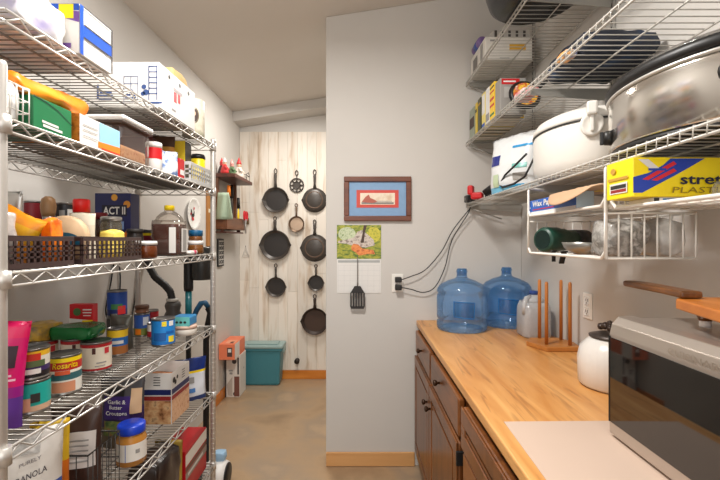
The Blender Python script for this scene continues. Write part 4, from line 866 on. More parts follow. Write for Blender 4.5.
# ---- tote and boxes on the hall floor
TL = mat((64, 128, 140), .42, 0, .04); TLL = mat((150, 176, 174), .4, 0, .04)
t = thing('storage_tote', 'teal plastic storage tote with a paler lid standing on the hall floor', 'tote', (-.95, 4.10, .001))
k = M(); k.box(-.185, .185, -.095, .095, 0, .36, .02)
for v in k.bm.verts:
    q = 1 + .10 * (v.co.z / .36 - 1); v.co.x *= q; v.co.y *= q
k.out('tote_body', TL, t)
M().box(-.198, .198, -.105, .105, .335, .3605, .006).out('rim', TL, t)
k = M(); k.box(-.206, .206, -.112, .104, .361, .392, .01); k.box(-.15, .15, -.07, .06, .3925, .402, .004); k.out('lid', TLL, t)
for s in (-1, 1): M().box(s * .198 - .012, s * .198 + .012, -.045, .045, .31, .37, .006).out('latch', TLL, t)
DOT = mat((60, 56, 56), .5)
t = carton('white_carton', 'tall white printed carton standing on the hall floor beside the teal tote', 'carton', (-1.208, -1.078, 3.72, 3.92, .001, .372), mat((226, 220, 212), .5), [
    ('dark_disc', 'n', disc(.62, .86, .16, 14, .38), DOT), ('dark_disc', 'n', disc(.66, .08, .12, 14, .38), DOT), ('brown_picture', 'n', rect(.62, .02, .98, .5), mat((120, 76, 66), .5)), ('pale_picture', 'n', [(.1, .3), (.5, .5), (.5, .02), (.2, .05)], mat((190, 180, 170))), ('dark_edge', 'n', rect(0, 0, .08, 1), DOT), ('script_print', 'n', rect(.3, .55, .5, .6), GREY), ('script_print', 'n', rect(.25, .62, .55, .66), GREY), ('dark_text', 'n', rect(.84, .55, .95, .95), DOT), ('small_seal', 'r', disc(.6, .62, .05, 10, .5), GREY)])
t = carton('orange_carton', 'orange carton lying on top of the tall white carton in the hall', 'carton', (-1.220, -1.082, 3.585, 3.90, .3735, .135), mat((238, 130, 92), .5), [
    ('white_face', 'r', rect(0, 0, .45, 1), mat((232, 226, 220))), ('brown_square', 'n', rect(.52, .2, .84, .78), mat((90, 66, 60))), ('white_square', 'n', rect(.58, .48, .78, .7), WHITE), ('pale_band', 't', rect(.3, .1, .9, .5), mat((240, 160, 124))), ('dark_print', 't', rect(.6, .1, .8, .3), mat((110, 60, 50)))])
t = thing('dark_crate', 'dark narrow crate standing behind the white carton against the left wall', 'crate', (-1.2, 3.5, 0))
bpy.data.objects.remove(t)

# ================================================================== PARTITION WALL
PY = YP
t = thing('framed_picture', 'brown wooden picture frame with blue and red mats on the partition wall', 'picture', (X(377.5, PY), PY, Z(199, PY))); FW = wood((88, 44, 24), (122, 66, 38), 'X', .35, 8)
w2, h2, fw = .209, .138, .032
for (a, b, c, d) in ((-w2, w2, h2 - fw, h2), (-w2, w2, -h2, -h2 + fw), (-w2, -w2 + fw, -h2 + fw, h2 - fw), (w2 - fw, w2, -h2 + fw, h2 - fw)):
    M().box(a, b, -.024, -.001, c, d, .004).out('frame_side', FW, t)
M().box(-w2 + fw, w2 - fw, -.010, -.002, -h2 + fw, h2 - fw).out('blue_mat', mat((128, 162, 198), .6), t)
M().box(-.131, .131, -.0115, -.0102, -.055, .055).out('red_mat', mat((206, 78, 66), .6), t)
M().box(-.108, .108, -.0125, -.0117, -.036, .036).out('art_print', blotch([(228, 206, 180), (236, 222, 200), (214, 190, 160)], 20, .5), t)
patch(t, 'print_figure', [(-.1, -.02), (-.075, .012), (-.055, .026), (-.045, .005), (-.02, -.005), (.0, -.018), (-.03, -.026)], lambda u, v: (u, -.0131, v), mat((176, 92, 74), .5)); patch(t, 'print_ground', rect(-.1, -.032, .1, -.022), lambda u, v: (u, -.013, v), mat((120, 116, 112), .5)); patch(t, 'print_line', rect(-.03, -.018, .09, -.013), lambda u, v: (u, -.0129, v), mat((170, 164, 156), .5))
# calendar
t = thing('wall_calendar', 'wall calendar with a sunny meadow and rock photo on the partition wall', 'calendar', (X(359, PY), PY, Z(293, PY)))
M().box(-.138, .138, -.003, -.001, 0, .213, .001).out('date_page', mat((226, 224, 220), .5, 0, .02), t)
M().box(-.138, .138, -.004, -.001, .2135, .425, .001).out('photo_page', blotch([(46, 78, 24), (112, 132, 34), (176, 172, 52), (80, 112, 36)], 26, .4, (1, 1, 2), 6, .3, .7), t)
cp = lambda o: (lambda u, v: (u, -.0042 - o, .2135 + v))
patch(t, 'pale_bush', disc(-.075, .155, .055, 16, .8), cp(.0), blotch([(150, 170, 120), (206, 214, 180), (120, 146, 90)], 60, .5))
patch(t, 'yellow_foliage', disc(.09, .15, .045, 16, 1.1), cp(.0), blotch([(176, 170, 44), (210, 200, 70), (120, 136, 36)], 60, .5))
patch(t, 'rock', [(-.13, .112), (-.08, .12), (-.03, .135), (-.01, .17), (.02, .18), (.05, .155), (.09, .12), (.1, .085), (.04, .07), (-.03, .08), (-.08, .095), (-.13, .1)], cp(.0004), blotch([(150, 130, 120), (214, 202, 190), (110, 92, 84)], 45, .5))
patch(t, 'tree_trunk', [(.01, .1), (.03, .1), (.036, .16), (.05, .21), (.03, .21), (.022, .16)], cp(.0008), mat((70, 48, 36), .5))
patch(t, 'tan_animal', [(-.05, .075), (-.035, .095), (-.005, .09), (.02, .065), (.09, .055), (.1, .03), (.05, .03), (.0, .02), (-.02, .04), (-.045, .055)], cp(.0012), blotch([(206, 110, 50), (236, 150, 80), (180, 80, 40)], 60, .5))
patch(t, 'month_band', rect(-.13, .19, .13, .205), lambda u, v: (u, -.0034, v), mat((170, 172, 170), .5))
k = M()
for i in range(6): k.box(-.13, .13, -.0035, -.0031, .012 + i * .032, .0128 + i * .032)
for i in range(8): x_ = -.13 + .26 * i / 7; k.box(x_ - .0004, x_ + .0004, -.0035, -.0031, .012, .172)
k.out('date_grid', mat((196, 196, 194), .5), t)
t = thing('slotted_turner', 'black slotted turner with a long wire handle hanging in front of the calendar', 'spatula', (X(357.5, PY), PY - .03, Z(256, PY)))
M().tube([(0, .03, .0), (0, .018, .002), (0, .0, .0), (0, .0, -.03), (0, .0, -.16), (0, 0, -.185)], [.002, .002, .002, .0022, .0026, .004], 8).out('wire_handle', mat((120, 116, 110), .3, .7), t)
k = M(); zt, zb = -.185, -.325
out_ = [(-.018, zt), (.018, zt), (.044, zt - .04), (.046, zb + .01), (.038, zb), (-.038, zb), (-.046, zb + .01), (-.044, zt - .04)]
k.prism([(-.018, zt), (.018, zt), (.044, zt - .042), (-.044, zt - .042)], (0, -.002, 0), (1, 0, 0), (0, 0, 1), (0, 1, 0), .004)
k.prism([(-.046, zb + .016), (.046, zb + .016), (.038, zb), (-.038, zb)], (0, -.002, 0), (1, 0, 0), (0, 0, 1), (0, 1, 0), .004)
for i in range(6): x_ = -.041 + .0164 * i; k.box(x_ - .0045, x_ + .0045, -.002, .002, zb + .014, zt - .04)
k.out('slotted_blade', mat((38, 35, 34), .5), t)
def outlet(label, parent_loc, rz):
    t = thing('wall_outlet', label, 'outlet', parent_loc, rz); M().box(-.036, .036, -.006, -.0005, -.057, .057, .003).out('cover_plate', mat((236, 232, 224), .35), t)
    for z in (-.024, .024):
        q = M(); q.box(-.017, .017, -.0078, -.0062, z - .017, z + .017, .004); s = q.out('socket', WHITE, t)
        for x_ in (-.007, .007):
            M().box(x_ - .0015, x_ + .0015, -.0085, -.0079, z - .004, z + .008).out('slot', DARK, s)
        M().lathe([(.003, .0), (0, .0)], 8, (0, -.0082, z - .01), axis='Y').out('ground_hole', DARK, s)
    M().lathe([(.003, .0), (0, .001)], 8, (0, -.0066, 0), axis='Y').out('screw', SILV, t); return t
outlet('white wall outlet on the partition wall with two black plugs in it', (X(397.5, PY), PY, Z(283, PY)), 0)
outlet('white wall outlet on the right wall behind the wooden peg rack', (XR, 1.835, 1.118), -PI / 2)
ox, oz = X(397.5, PY), Z(283, PY)
def plug(label, x, z, pts):
    t = cable(label, pts, BLACK, .003, 'power_cable'); o = Vector(pts[0])
    q = M(); q.box(x - .018 - o.x, x + .022 - o.x, PY - .052 - o.y, PY - .0087 - o.y, z - .016 - o.z, z + .016 - o.z, .005); q.out('plug', BLACK, t); return t
plug('upper black cord rising from the partition outlet to the shelf corner', ox, oz + .024, [(ox + .022, PY - .035, oz + .024), (ox + .08, PY - .04, oz + .045), (ox + .17, PY - .03, oz + .085), (ox + .27, PY - .03, oz + .20), (ox + .34, PY - .03, oz + .33), (.672, PY - .045, 1.60), (.676, PY - .06, 1.622)])
plug('lower black cord drooping from the partition outlet up to the shelf corner', ox, oz - .024, [(ox + .022, PY - .035, oz - .024), (ox + .08, PY - .04, oz - .035), (ox + .16, PY - .03, oz - .055), (ox + .23, PY - .03, oz - .02), (ox + .29, PY - .03, oz + .10), (ox + .335, PY - .03, oz + .27), (.664, PY - .05, 1.575), (.668, PY - .075, 1.622)])
# ================================================================== RIGHT SIDE: WORKTOP
BTL = clear((70, 182, 255), .2, .05, .12, .27); BT = .9105
def bottle(label, x, y):
    t = thing('water_bottle', label, 'water bottle', (x, y, BT), 0, 'blue water bottles on the worktop'); R = .139
    prof = [(0, .012), (.11, .012), (.125, 0), (R - .003, .006), (R, .02), (R, .045), (R - .008, .052), (R - .008, .058), (R, .066), (R, .19), (R - .006, .196), (R - .006, .203), (R, .21), (R - .004, .228), (R - .02, .25), (.075, .272), (.04, .283), (.029, .292), (.0275, .315), (.031, .318), (.031, .328), (.0275, .331), (.0275, .338), (.024, .338), (.024, .3)]
    M().lathe(prof, 40).out('bottle_body', BTL, t)
    k = M(); a0 = math.atan2(-y, -x) + .1     # moulded grip window
    pts = []
    for (u, v) in ((-.055, .09), (.05, .08), (.055, .165), (-.055, .17)):
        pts.append(((R + .0015) * math.cos(a0 + u / R), (R + .0015) * math.sin(a0 + u / R), v))
    P = []
    for i in range(4):
        for j in range(6):
            q = Vector(pts[i]).lerp(Vector(pts[(i + 1) % 4]), j / 6); r = math.hypot(q.x, q.y); P.append((q.x * (R + .0015) / r, q.y * (R + .0015) / r, q.z))
    gridpatch(t, 'grip_recess', -.055, .053, .085, .168, lambda u, v: ((R + .0012) * math.cos(a0 + u / R), (R + .0012) * math.sin(a0 + u / R), v), clear((40, 140, 200), .35), 10, 2)
    k.tube(P, .0035, 6, True); k.out('grip_outline', clear((90, 176, 240), .5), t)
    return t
bottle('blue plastic water bottle on the worktop, the left one nearer the partition corner', .573, 2.335)
bottle('blue plastic water bottle on the worktop, the right one beside the milky jug', .864, 2.448)
t = thing('milk_jug', 'milky white plastic gallon jug with a blue cap behind the peg rack', 'jug', (.905, 2.165, BT)); MJ = clear((248, 249, 250), .82, .15, .12, .2)
k = M(); k.lathe(**sq_lathe([(0, .002), (.066, .002), (.072, .01), (.072, .12), (.07, .15), (.06, .18)])); k.lathe([(.062, .178), (.04, .2), (.022, .212), (.019, .222)], 28); k.out('jug_body', MJ, t)
M().tube([(-.02, -.01, .205), (-.05, -.03, .2), (-.066, -.045, .17), (-.066, -.045, .12)], [.011, .012, .012, .011], 10).out('handle', MJ, t)
k = M(); k.lathe(**sq_lathe([(0, .006), (.064, .006), (.068, .012), (.068, .135), (0, .135)])); k.out('water', clear((240, 244, 248), .35, .1, .1, .3), t)
M().lathe([(.0215, .216), (.0215, .232), (.019, .235), (0, .235)], 20).out('cap', mat((40, 70, 140), .4), t)
# peg rack
PW = wood((168, 104, 46), (196, 130, 64), 'X', .4, 8); PWZ = wood((172, 100, 40), (198, 126, 60), 'Z', .4, 8)
t = thing('peg_rack', 'hexagonal wooden base with four upright wooden pegs on the worktop', 'peg rack', (.892, 1.945, BT))
k = M(); k.prism([(-.105, .02), (-.06, -.095), (.095, -.095), (.11, 0), (.08, .09), (-.06, .09)], (0, 0, 0), (1, 0, 0), (0, 1, 0), (0, 0, 1), .022, .004); k.out('base', PW, t)
for (px_, py_, pt, Yp) in ((539.5, 341, 281, 2.02), (546.5, 347, 283, 1.90), (561, 342, 281, 1.99), (570, 347, 283, 1.88)):
    x_, y_ = X(px_, Yp) - .892, Yp - 1.945
    M().lathe([(0, .0225), (.008, .0225), (.0075, .30), (.005, .308), (0, .309)], 12, (x_, y_, 0)).out('peg', PWZ, t)
# ribbed jar
CER = mat((226, 222, 216), .25, 0, .03)
t = thing('ribbed_jar', 'white ribbed ceramic jar with a dark beaded lid behind the microwave', 'jar', (.868, 1.42, BT)); k = M()
k.lathe([(0, .001), (.098, .001), (.108, .01), (.108, .09), (.1, .13), (.08, .155), (.068, .165), (.064, .165), (.07, .15), (0, .14)], 72, fn=lambda a, z: 1 + (.045 * abs(math.cos(a * 16)) if .02 < z < .15 else .01)); k.out('jar_body', CER, t)
M().lathe([(.0, .166), (.074, .166), (.076, .172), (.05, .18), (0, .182)], 32).out('lid', mat((70, 60, 54), .4, .4), t)
kn = M(); rr = random.Random(2)
for i in range(26):
    a, q = rr.uniform(0, 2 * PI), rr.uniform(0, 1) ** .6; kn.lathe([(0, -.011), (.008, -.008), (.011, 0), (.008, .008), (0, .011)], 10, (.042 * q * math.cos(a), .042 * q * math.sin(a), .193 + .022 * (1 - q) + rr.uniform(0, .006)))
kn.out('bead_cluster', mat((64, 50, 42), .3, .3), t)['kind'] = 'stuff'
# microwave
SS = mat((190, 180, 170), .3, .72, .04, 8); mx0, mx1, my0, my1, mz0, mz1 = .637, .97, .54, 1.06, .9195, 1.217
t = thing('microwave_oven', 'stainless countertop oven with a dark glass door on the near worktop', 'microwave', (mx0, my0, mz0)); W, D_, H = mx1 - mx0, my1 - my0, mz1 - mz0
M().box(.02, W, .002, D_ - .002, 0, H - .004, .012, seg=3).out('oven_housing', SS, t)
d = M(); d.prism([(.0, .0), (.0, H - .045), (.006, H - .02), (.022, H - .003), (.045, H), (.06, H), (.06, H - .05), (.02, H - .055), (.02, .0)], (0, 0, 0), (1, 0, 0), (0, 0, 1), (0, 1, 0), D_, .002); dd = d.out('door', SS, t)
GL = mat((14, 13, 13), .04, 0, 0, 5, 0, .9)
g = M(); g.box(-.0022, -.0002, .006, D_ - .006, .03, H - .053, .001); gl = g.out('glass_pane', GL, dd)
g = M(); g.box(-.003, -.0001, D_ - .0055, D_ - .001, .03, H - .05); g.out('black_trim', BLACK, dd)
letter(dd, 'CUISINART', lambda u, v: (-.0012, u, v), .248, H - .035, -.14, .0135, mat((196, 186, 174), .3, .8), .01)
for (a, b) in ((.05, .03), (.05, D_ - .03), (W - .03, .03), (W - .03, D_ - .03)): M().lathe([(0, -.0078), (.012, -.0078), (.014, 0), (0, 0)], 12, (a, b, 0)).out('foot', BLACK, t)
# cheese paddle board on top of it
PB = wood((176, 100, 36), (206, 130, 58), 'Y', .35, 9); PBD = wood((84, 50, 22), (124, 76, 36), 'Y', .35, 9)
t = thing('serving_board', 'wooden footed serving board with a long handle lying on the microwave', 'serving board', (.80, .80, mz1 + .0005))
k = M(); k.prism([(-.165, -.18), (.15, -.18), (.15, .16), (-.06, .165), (-.085, .14)], (0, 0, .036), (1, 0, 0), (0, 1, 0), (0, 0, 1), .024, .004); k.out('board', PB, t)
k = M(); k.prism([(-.08, .13), (-.03, .13), (-.02, .22), (-.005, .33), (-.01, .385), (-.03, .395), (-.05, .385), (-.055, .33), (-.065, .22)], (0, 0, .061), (1, 0, 0), (0, 1, 0), (0, 0, 1), .016, .005); k.out('handle', PBD, t)
for (a, b) in ((-.035, .12), (-.11, -.14), (.11, .12), (.11, -.14)):
    f = M(); f.lathe([(0, .014), (.012, .014), (.016, .025), (.018, .0358), (0, .0358)], 14, (a, b, 0)); fo = f.out('foot', PBD, t)
    f = M(); f.lathe([(0, 0), (.011, 0), (.012, .0138), (0, .0138)], 14, (a, b, 0)); f.out('white_pad', WHITE, fo)
M().lathe([(0, .0605), (.085, .0605), (.088, .064), (.07, .0665), (0, .064)], 32, (.03, -.02, 0)).out('steel_inlay', mat((196, 192, 186), .2, .8), t)

# ================================================================== LOWEST RIGHT SHELF
Lz, Mz, Tz = SR['low'] - .0005, SR['mid'] - .0005, SR['top'] - .0005
t = thing('steel_slow_cooker', 'large oval stainless slow cooker with a black rim on the lowest wall shelf', 'slow cooker', (.830, 1.02, Lz)); SB = mat((214, 210, 204), .17, .95, .03, 6)
def oval(prof, ax, ay, m, name, par, seg=48, c=(0, 0, 0)):
    k = M(); k.lathe(prof, seg, c, ax, ay); return k.out(name, m, par)
ax_, ay_ = .163, .255
oval([(0, 0), (.93, 0), (.95, .004), (.95, .014), (0, .014)], ax_, ay_, BLACK, 'base', t)
oval([(.94, .0145), (.985, .02), (.99, .145), (.985, .15), (0, .15)], ax_, ay_, SB, 'steel_shell', t)
oval([(.99, .1505), (1.012, .152), (1.016, .156), (1.0, .159), (0, .161)], ax_, ay_, CHROME, 'chrome_rim', t)
oval([(1.0, .1615), (1.03, .165), (1.035, .178), (1.0, .188), (.94, .19), (0, .19)], ax_, ay_, BLACK, 'crock_rim', t)
oval([(.93, .1905), (.8, .21), (.4, .228), (0, .232)], ax_, ay_, clear((210, 206, 200), .2), 'glass_lid', t)
M().lathe([(0, .2325), (.02, .2325), (.03, .255), (.02, .262), (0, .262)], 16).out('lid_knob', BLACK, t)
for (a, z, nm) in ((math.radians(152), .05, 'control_knob'), (math.radians(233), .105, 'side_handle')):
    x_, y_ = ax_ * math.cos(a), ay_ * math.sin(a); q = M(); q.lathe([(0, 0), (.021, 0), (.019, .016), (.012, .02), (0, .02)], 16, (0, 0, 0), axis='X'); q.box(.018, .027, -.004, .004, -.018, .018, .002)
    o = q.out(nm, BLACK, t); o.location = (x_ * .985, y_ * .985, z); o.rotation_euler = (0, 0, math.atan2(y_ / ay_ ** 2, x_ / ax_ ** 2))
t = thing('white_slow_cooker', 'white oval slow cooker with a clip lid on the lowest wall shelf', 'slow cooker', (.83, 1.56, Lz)); WC = mat((226, 222, 214), .35, 0, .02); t.scale = (1, 1, 1.1)
ax_, ay_ = .153, .222
oval([(0, 0), (.86, 0), (.93, .012), (1.0, .04), (1.0, .14), (.985, .155), (0, .156)], ax_, ay_, WC, 'cooker_body', t)
oval([(.99, .1565), (1.015, .16), (1.01, .172), (.97, .18), (.92, .192), (.7, .207), (0, .212)], ax_, ay_, WC, 'lid', t)
oval([(1.012, .1525), (1.018, .1535), (1.018, .156), (0, .1563)], ax_, ay_, DARK, 'dark_seal', t)
q = M(); q.box(-.03, .02, -.028, .028, .2, .224, .01); q.out('lid_handle', WC, t)
a = math.radians(243); x_, y_ = ax_ * math.cos(a) * 1.02, ay_ * math.sin(a) * 1.02
q = M(); q.lathe([(0, 0), (.034, 0), (.036, .006), (.03, .012), (.024, .008), (0, .008)], 22, axis='X'); q.box(.008, .02, -.006, .006, -.022, .03, .003); o = q.out('round_clip', WC, t); o.location = (x_, y_, .135); o.rotation_euler = (0, 0, a)
q = M(); q.box(-.005, .03, -.016, .016, .03, .07, .006); o = q.out('clip_strap', WC, t); o.location = (x_, y_, .13); o.rotation_euler = (0, 0, a)
M().tube([(-.02, .19, .17), (-.07, .215, .14), (-.10, .22, .08), (-.118, .235, .04), (-.14, .30, .02), (-.155, .40, .018), (-.152, .46, .035), (-.145, .40, .07), (-.13, .30, .1), (-.11, .235, .13)], .0045, 8).out('power_cord', BLACK, t)
pouch('white_plastic_pack', 'white plastic pack with blue print between the white cooker and the partition', 'package', (.745, 2.0, Lz), .28, .275, .13, [(.12, mat((120, 190, 220), .3)), (.88, mat((226, 228, 228), .3))], math.radians(-62), 51, True, [
    ('blue_logo', -.8, -.3, .48, .66, mat((30, 44, 130), .35)), ('blue_swirl', .2, .9, .74, .78, mat((40, 150, 210), .35)), ('green_print', .3, .8, .38, .46, mat((110, 180, 170), .35)), ('grey_code', .35, .8, .18, .3, mat((150, 146, 140), .4)), ('blue_swirl', -.3, .9, .08, .11, mat((50, 160, 210), .35)), ('pale_leaf', -.6, -.3, .1, .32, mat((190, 206, 170), .35))], amp=.006)
t = thing('charger_block', 'black plug charger sitting on the far corner of the lowest wall shelf', 'charger', (.672, 2.535, Lz + .0005)); M().box(-.03, .025, -.035, .03, 0, .042, .006).out('charger_body', BLACK, t); M().box(-.0315, -.0302, -.01, .005, .012, .026).out('grey_port', GREY, t)
t = thing('clamp', 'black and red spring clamp lying on the far end of the lowest wall shelf', 'clamp', (.70, 2.345, Lz), math.radians(60)); t.scale = (1.3, 1.3, 1.3)
k = M(); k.box(-.035, .005, .0, .05, 0, .03, .008); k.box(-.035, .005, .04, .065, .02, .062, .008); k.out('red_jaw', RED, t)
k = M(); k.tube([(-.015, -.005, .022), (-.012, -.05, .05), (-.01, -.10, .085)], [.016, .02, .016], 10); k.tube([(.01, -.005, .018), (.012, -.06, .022), (.016, -.10, .03)], [.014, .017, .014], 10); k.out('black_handle', BLACK, t)
# ---- middle shelf: cookbooks
PG = mat((232, 226, 212), .6)
def book(label, y, th, h, dx, c, lean=0, bands=(), group=None):
    t = thing('cookbook', label, 'book', (.674, y, Mz), 0, 'cookbooks on the middle wall shelf', (math.radians(lean), 0, 0))
    cv = mat(c, .4); k = M(); k.box(0, dx, 0, .0025, 0, h); k.box(0, dx, th - .0025, th, 0, h); k.box(0, .0025, .0025, th - .0025, 0, h); k.out('cover', cv, t)
    M().box(.003, dx - .004, .0027, th - .0027, .003, h - .004).out('pages', PG, t)
    for (z0, z1, m_) in bands: M().box(-.0007, -.0001, .0015, th - .0015, z0 * h, z1 * h).out('spine_print', m_, t)
    return t
book('grey green cookbook with a dark oval on its spine, farthest along the shelf', 2.45, .10, .18, .16, (150, 158, 140), 0, [(.35, .7, mat((60, 34, 28)))])
book('thin yellow cookbook next to the grey green one', 2.395, .03, .185, .15, (220, 190, 70), 0, [(.7, .8, DARK)])
book('dark olive cookbook, third from the partition end', 2.32, .055, .19, .17, (70, 72, 44), 0, [(.8, .86, GOLD)])
book('pale yellow cookbook with a blue band low on its spine', 2.24, .055, .192, .16, (236, 216, 120), 0, [(.05, .14, BLUE), (.4, .95, WHITE)])
book('plain white cookbook between the two yellow ones', 2.165, .06, .192, .16, (230, 228, 224), 0, [(.1, .3, GREY)])
book('bright yellow cookbook with red spots on its spine', 2.085, .07, .188, .15, (246, 206, 60), 0, [(.14, .2, GREEN), (.38, .44, RED), (.55, .62, RED), (.76, .8, RED), (.88, .92, DARK)])
t = carton('grey_binder_box', 'grey box with a red label standing at the near end of the cookbooks', 'box', (.676, .80, 2.0, 2.075, Mz, .172), mat((150, 146, 140), .5), [('red_label', 'n', [(.05, .82), (.75, .82), (.75, .98), (.05, .98)], RED), ('pale_patch', 'n', rect(.15, .45, .85, .75), mat((176, 172, 166))), ('white_print', 'n', rect(.12, .88, .6, .92), WHITE)])
t = thing('food_tray', 'black plate of yellow and red food print leaning by the cookbooks', 'tray', (.775, 1.925, Mz), 0, None, (math.radians(-14), 0, 0)); t.scale = (.72, .72, .72)
M().lathe([(0, .002), (.085, .002), (.1, .012), (.105, .012), (.088, -.004), (0, -.004)], 36, (0, 0, .1065), axis='Y').out('black_plate', BLACK, t)
k = M(); k.lathe([(.08, 0), (0, 0)], 30, (0, -.0046, .1065), axis='Y'); k.out('food_picture', blotch([(230, 150, 40), (246, 206, 80), (200, 60, 40), (240, 226, 200)], 26, .4, lo=.35, hi=.7), t)
M().tube([(.09, 0, .15), (.13, 0, .19), (.15, 0, .2)], .012, 8).out('side_handle', BLACK, t)
softthing('fabric_bag', 'dark navy fabric bag with a blue print lying on the middle wall shelf', 'bag', (.852, 1.49, Mz), (.25, .29, .075), blotch([(14, 16, 22), (20, 30, 48), (40, 90, 140)], 6, .6, lo=.3, hi=.85), .012, 61, .3)
softthing('printed_packet', 'small orange and blue printed packet by the dark fabric bag on the shelf', 'packet', (.698, 1.40, Mz), (.04, .07, .02), blotch([(230, 140, 60), (240, 180, 110), (40, 110, 170)], 18, .4), .004, 63)
softthing('snack_wrapper', 'red and white wrapper at the front edge of the middle wall shelf', 'packet', (.715, 1.79, Mz), (.07, .12, .03), blotch([(206, 50, 60), (230, 210, 206), (190, 40, 50)], 16, .4), .004, 65)
# ---- top shelf
t = thing('black_roaster', 'black enamel roaster lying on the top wall shelf at the frame edge', 'roaster', (.725, 1.70, Tz)); RBK = mat((26, 28, 32), .25)
oval([(0, 0), (.84, 0), (.93, .015), (1.0, .06), (1.0, .1), (1.04, .102), (1.04, .108), (0, .109)], .2, .235, RBK, 'roaster_pan', t)
oval([(1.04, .1095), (1.0, .118), (.95, .16), (.75, .2), (.3, .215), (0, .215)], .2, .235, RBK, 'lid', t)
M().tube([(0, -.06, .205), (0, -.06, .235), (0, .06, .235), (0, .06, .205)], .008, 8).out('lid_handle', RBK, t)
for s in (-1, 1): M().tube([(-.05, s * .234, .09), (-.04, s * .262, .09), (.04, s * .262, .09), (.05, s * .234, .09)], .007, 8).out('side_handle', RBK, t)
t = carton('white_kitchen_box', 'white appliance box with a yellow sticker at the far end of the top wall shelf', 'carton', (.682, .945, 2.26, 2.555, Tz, .125), mat((222, 218, 210), .45), [('yellow_sticker', 'n', rect(.5, .4, .84, .68), mat((220, 170, 60), .4)), ('brown_line', 'n', rect(.3, .05, .5, .09), GREY), ('dark_print', 'n', rect(.1, .8, .3, .88), GREY), ('dark_edge', 'n', rect(.97, 0, 1, 1), mat((80, 70, 60))), ('dark_window', 'l', rect(.2, .2, .5, .75), mat((120, 116, 112))), ('grey_strip', 'l', rect(.7, .1, .85, .9), GREY)])
t = carton('striped_box', 'flat grey box with dark stripes on top of the white appliance box', 'carton', (.735, .94, 2.30, 2.50, Tz + .1255, .055), mat((190, 186, 180), .5), [('dark_stripe', 'n', rect(a, 0, a + .07, 1), mat((70, 66, 62))) for a in (.05, .22, .42, .62, .82)])
t = thing('label_roll', 'purple and blue wrapped roll lying on the white appliance box', 'roll', (.702, 2.44, Tz + .1255)); M().lathe([(0, -.06), (.03, -.06), (.031, -.055), (.031, .055), (.03, .06), (0, .06)], 20, (0, 0, .0315), axis='Y').out('roll_body', mat((120, 96, 150), .4), t); M().lathe([(.0318, -.03), (.0318, .02)], 20, (0, 0, .0315), axis='Y').out('blue_band', mat((70, 90, 160), .4), t)

# ================================================================== UNDER-SHELF BASKETS
WW = mat((236, 232, 224), .35, 0, .02)
def under_basket(label, y0, y1, tiers, ztop, x0=.662, x1=.905):
    t = thing('under_shelf_basket', label, 'wire basket', (x0, y0, ztop)); L, W_ = y1 - y0, x1 - x0
    for yy in (0.0, L):          # hanging arms hooked over the shelf
        q = M(); q.tube([(0, yy, tiers[-1][0] - ztop), (0, yy, -.004), (.004, yy, .006), (.06, yy, .0)], .0048, 8); q.out('hanging_arm', WW, t)
    for (zb, zt) in tiers:
        b, a = zb - ztop, zt - ztop
        q = M(); r_ = .02
        q.tube([(0, 0, a), (0, 0, b + r_), (0, r_, b), (0, L - r_, b), (0, L, b + r_), (0, L, a)], .0048, 8); q.tube([(W_, 0, a), (W_, 0, b), (W_, L, b), (W_, L, a)], .003, 6)
        fr = q.out('tier_frame', WW, t)
        q = M()
        for i in range(1, 15): q.tube([(0, L * i / 15, b + .002), (W_, L * i / 15, b + .002)], .0018, 5)
        for i in range(1, 4): q.tube([(W_ * i / 4, 0, b - .001), (W_ * i / 4, L, b - .001)], .0022, 5)
        q.out('wire_floor', WW, fr)
        q = M()
        for yy in (0, L):
            q.tube([(0, yy, a), (W_, yy, a)], .003, 6); q.tube([(0, yy, b), (W_, yy, b)], .003, 6)
            for i in range(1, 7): q.tube([(W_ * i / 7, yy, b), (W_ * i / 7, yy, a)], .0024, 5)
        q.tube([(W_, 0, a), (W_, L, a)], .003, 6)
        for i in range(1, 12): q.tube([(W_, L * i / 12, b), (W_, L * i / 12, a)], .0018, 5)
        q.out('wire_sides', WW, fr)
    return t
Lb = SR['low'] - .034
under_basket('two tier white wire basket hanging under the lowest wall shelf', 1.118, 1.63, [(1.503, 1.535), (1.360, 1.482)], Lb)
under_basket('single tier white wire basket hanging nearest the camera under the shelf', .56, 1.092, [(1.492, 1.515)], Lb)
f1, f2, f3 = 1.503 + .0045, 1.360 + .0045, 1.492 + .0045
t = carton('wax_paper_box', 'long blue and white carton lettered Wax Paper in the upper wire basket', 'carton', (.669, .724, 1.285, 1.66, f1, .055), mat((30, 98, 190), .35), [('white_stripe', 'l', rect(0, 0, 1, .2), WHITE), ('red_stripe', 'l', rect(.14, .3, .62, .36), RED), ('pale_end', 'n', rect(0, 0, 1, 1), mat((190, 214, 232)))], [('Wax Paper', 'l', .40, .66, .52, .5, WHITE, .03, .15)])
t = thing('leather_mat', 'tan oval leather mat with a yellow tag lying on the wax paper box', 'mat', (.718, 1.31, f1 + .056), 0)
k = M(); k.lathe([(0, 0)] + [(q / 8, .0) for q in range(1, 9)] + [(1.01, .003)] + [(q / 8, .006) for q in range(8, 0, -1)] + [(0, .006)], 40, (0, 0, 0), .10, .16)
for v in k.bm.verts: v.co.z -= 1.0 * max(0, -.056 - v.co.x)
k.out('mat_body', mat((196, 160, 126), .55), t)
patch(t, 'yellow_tag', rect(.012, -.06, .05, .0), lambda u, v: (u, v, -.0012), YEL)
t = thing('green_canister', 'dark green cylindrical flashlight lying in the lower wire basket', 'flashlight', (.735, 1.555, f2 + .047)); t.scale = (1.15, 1.15, 1.15); GRN = mat((24, 66, 52), .4)
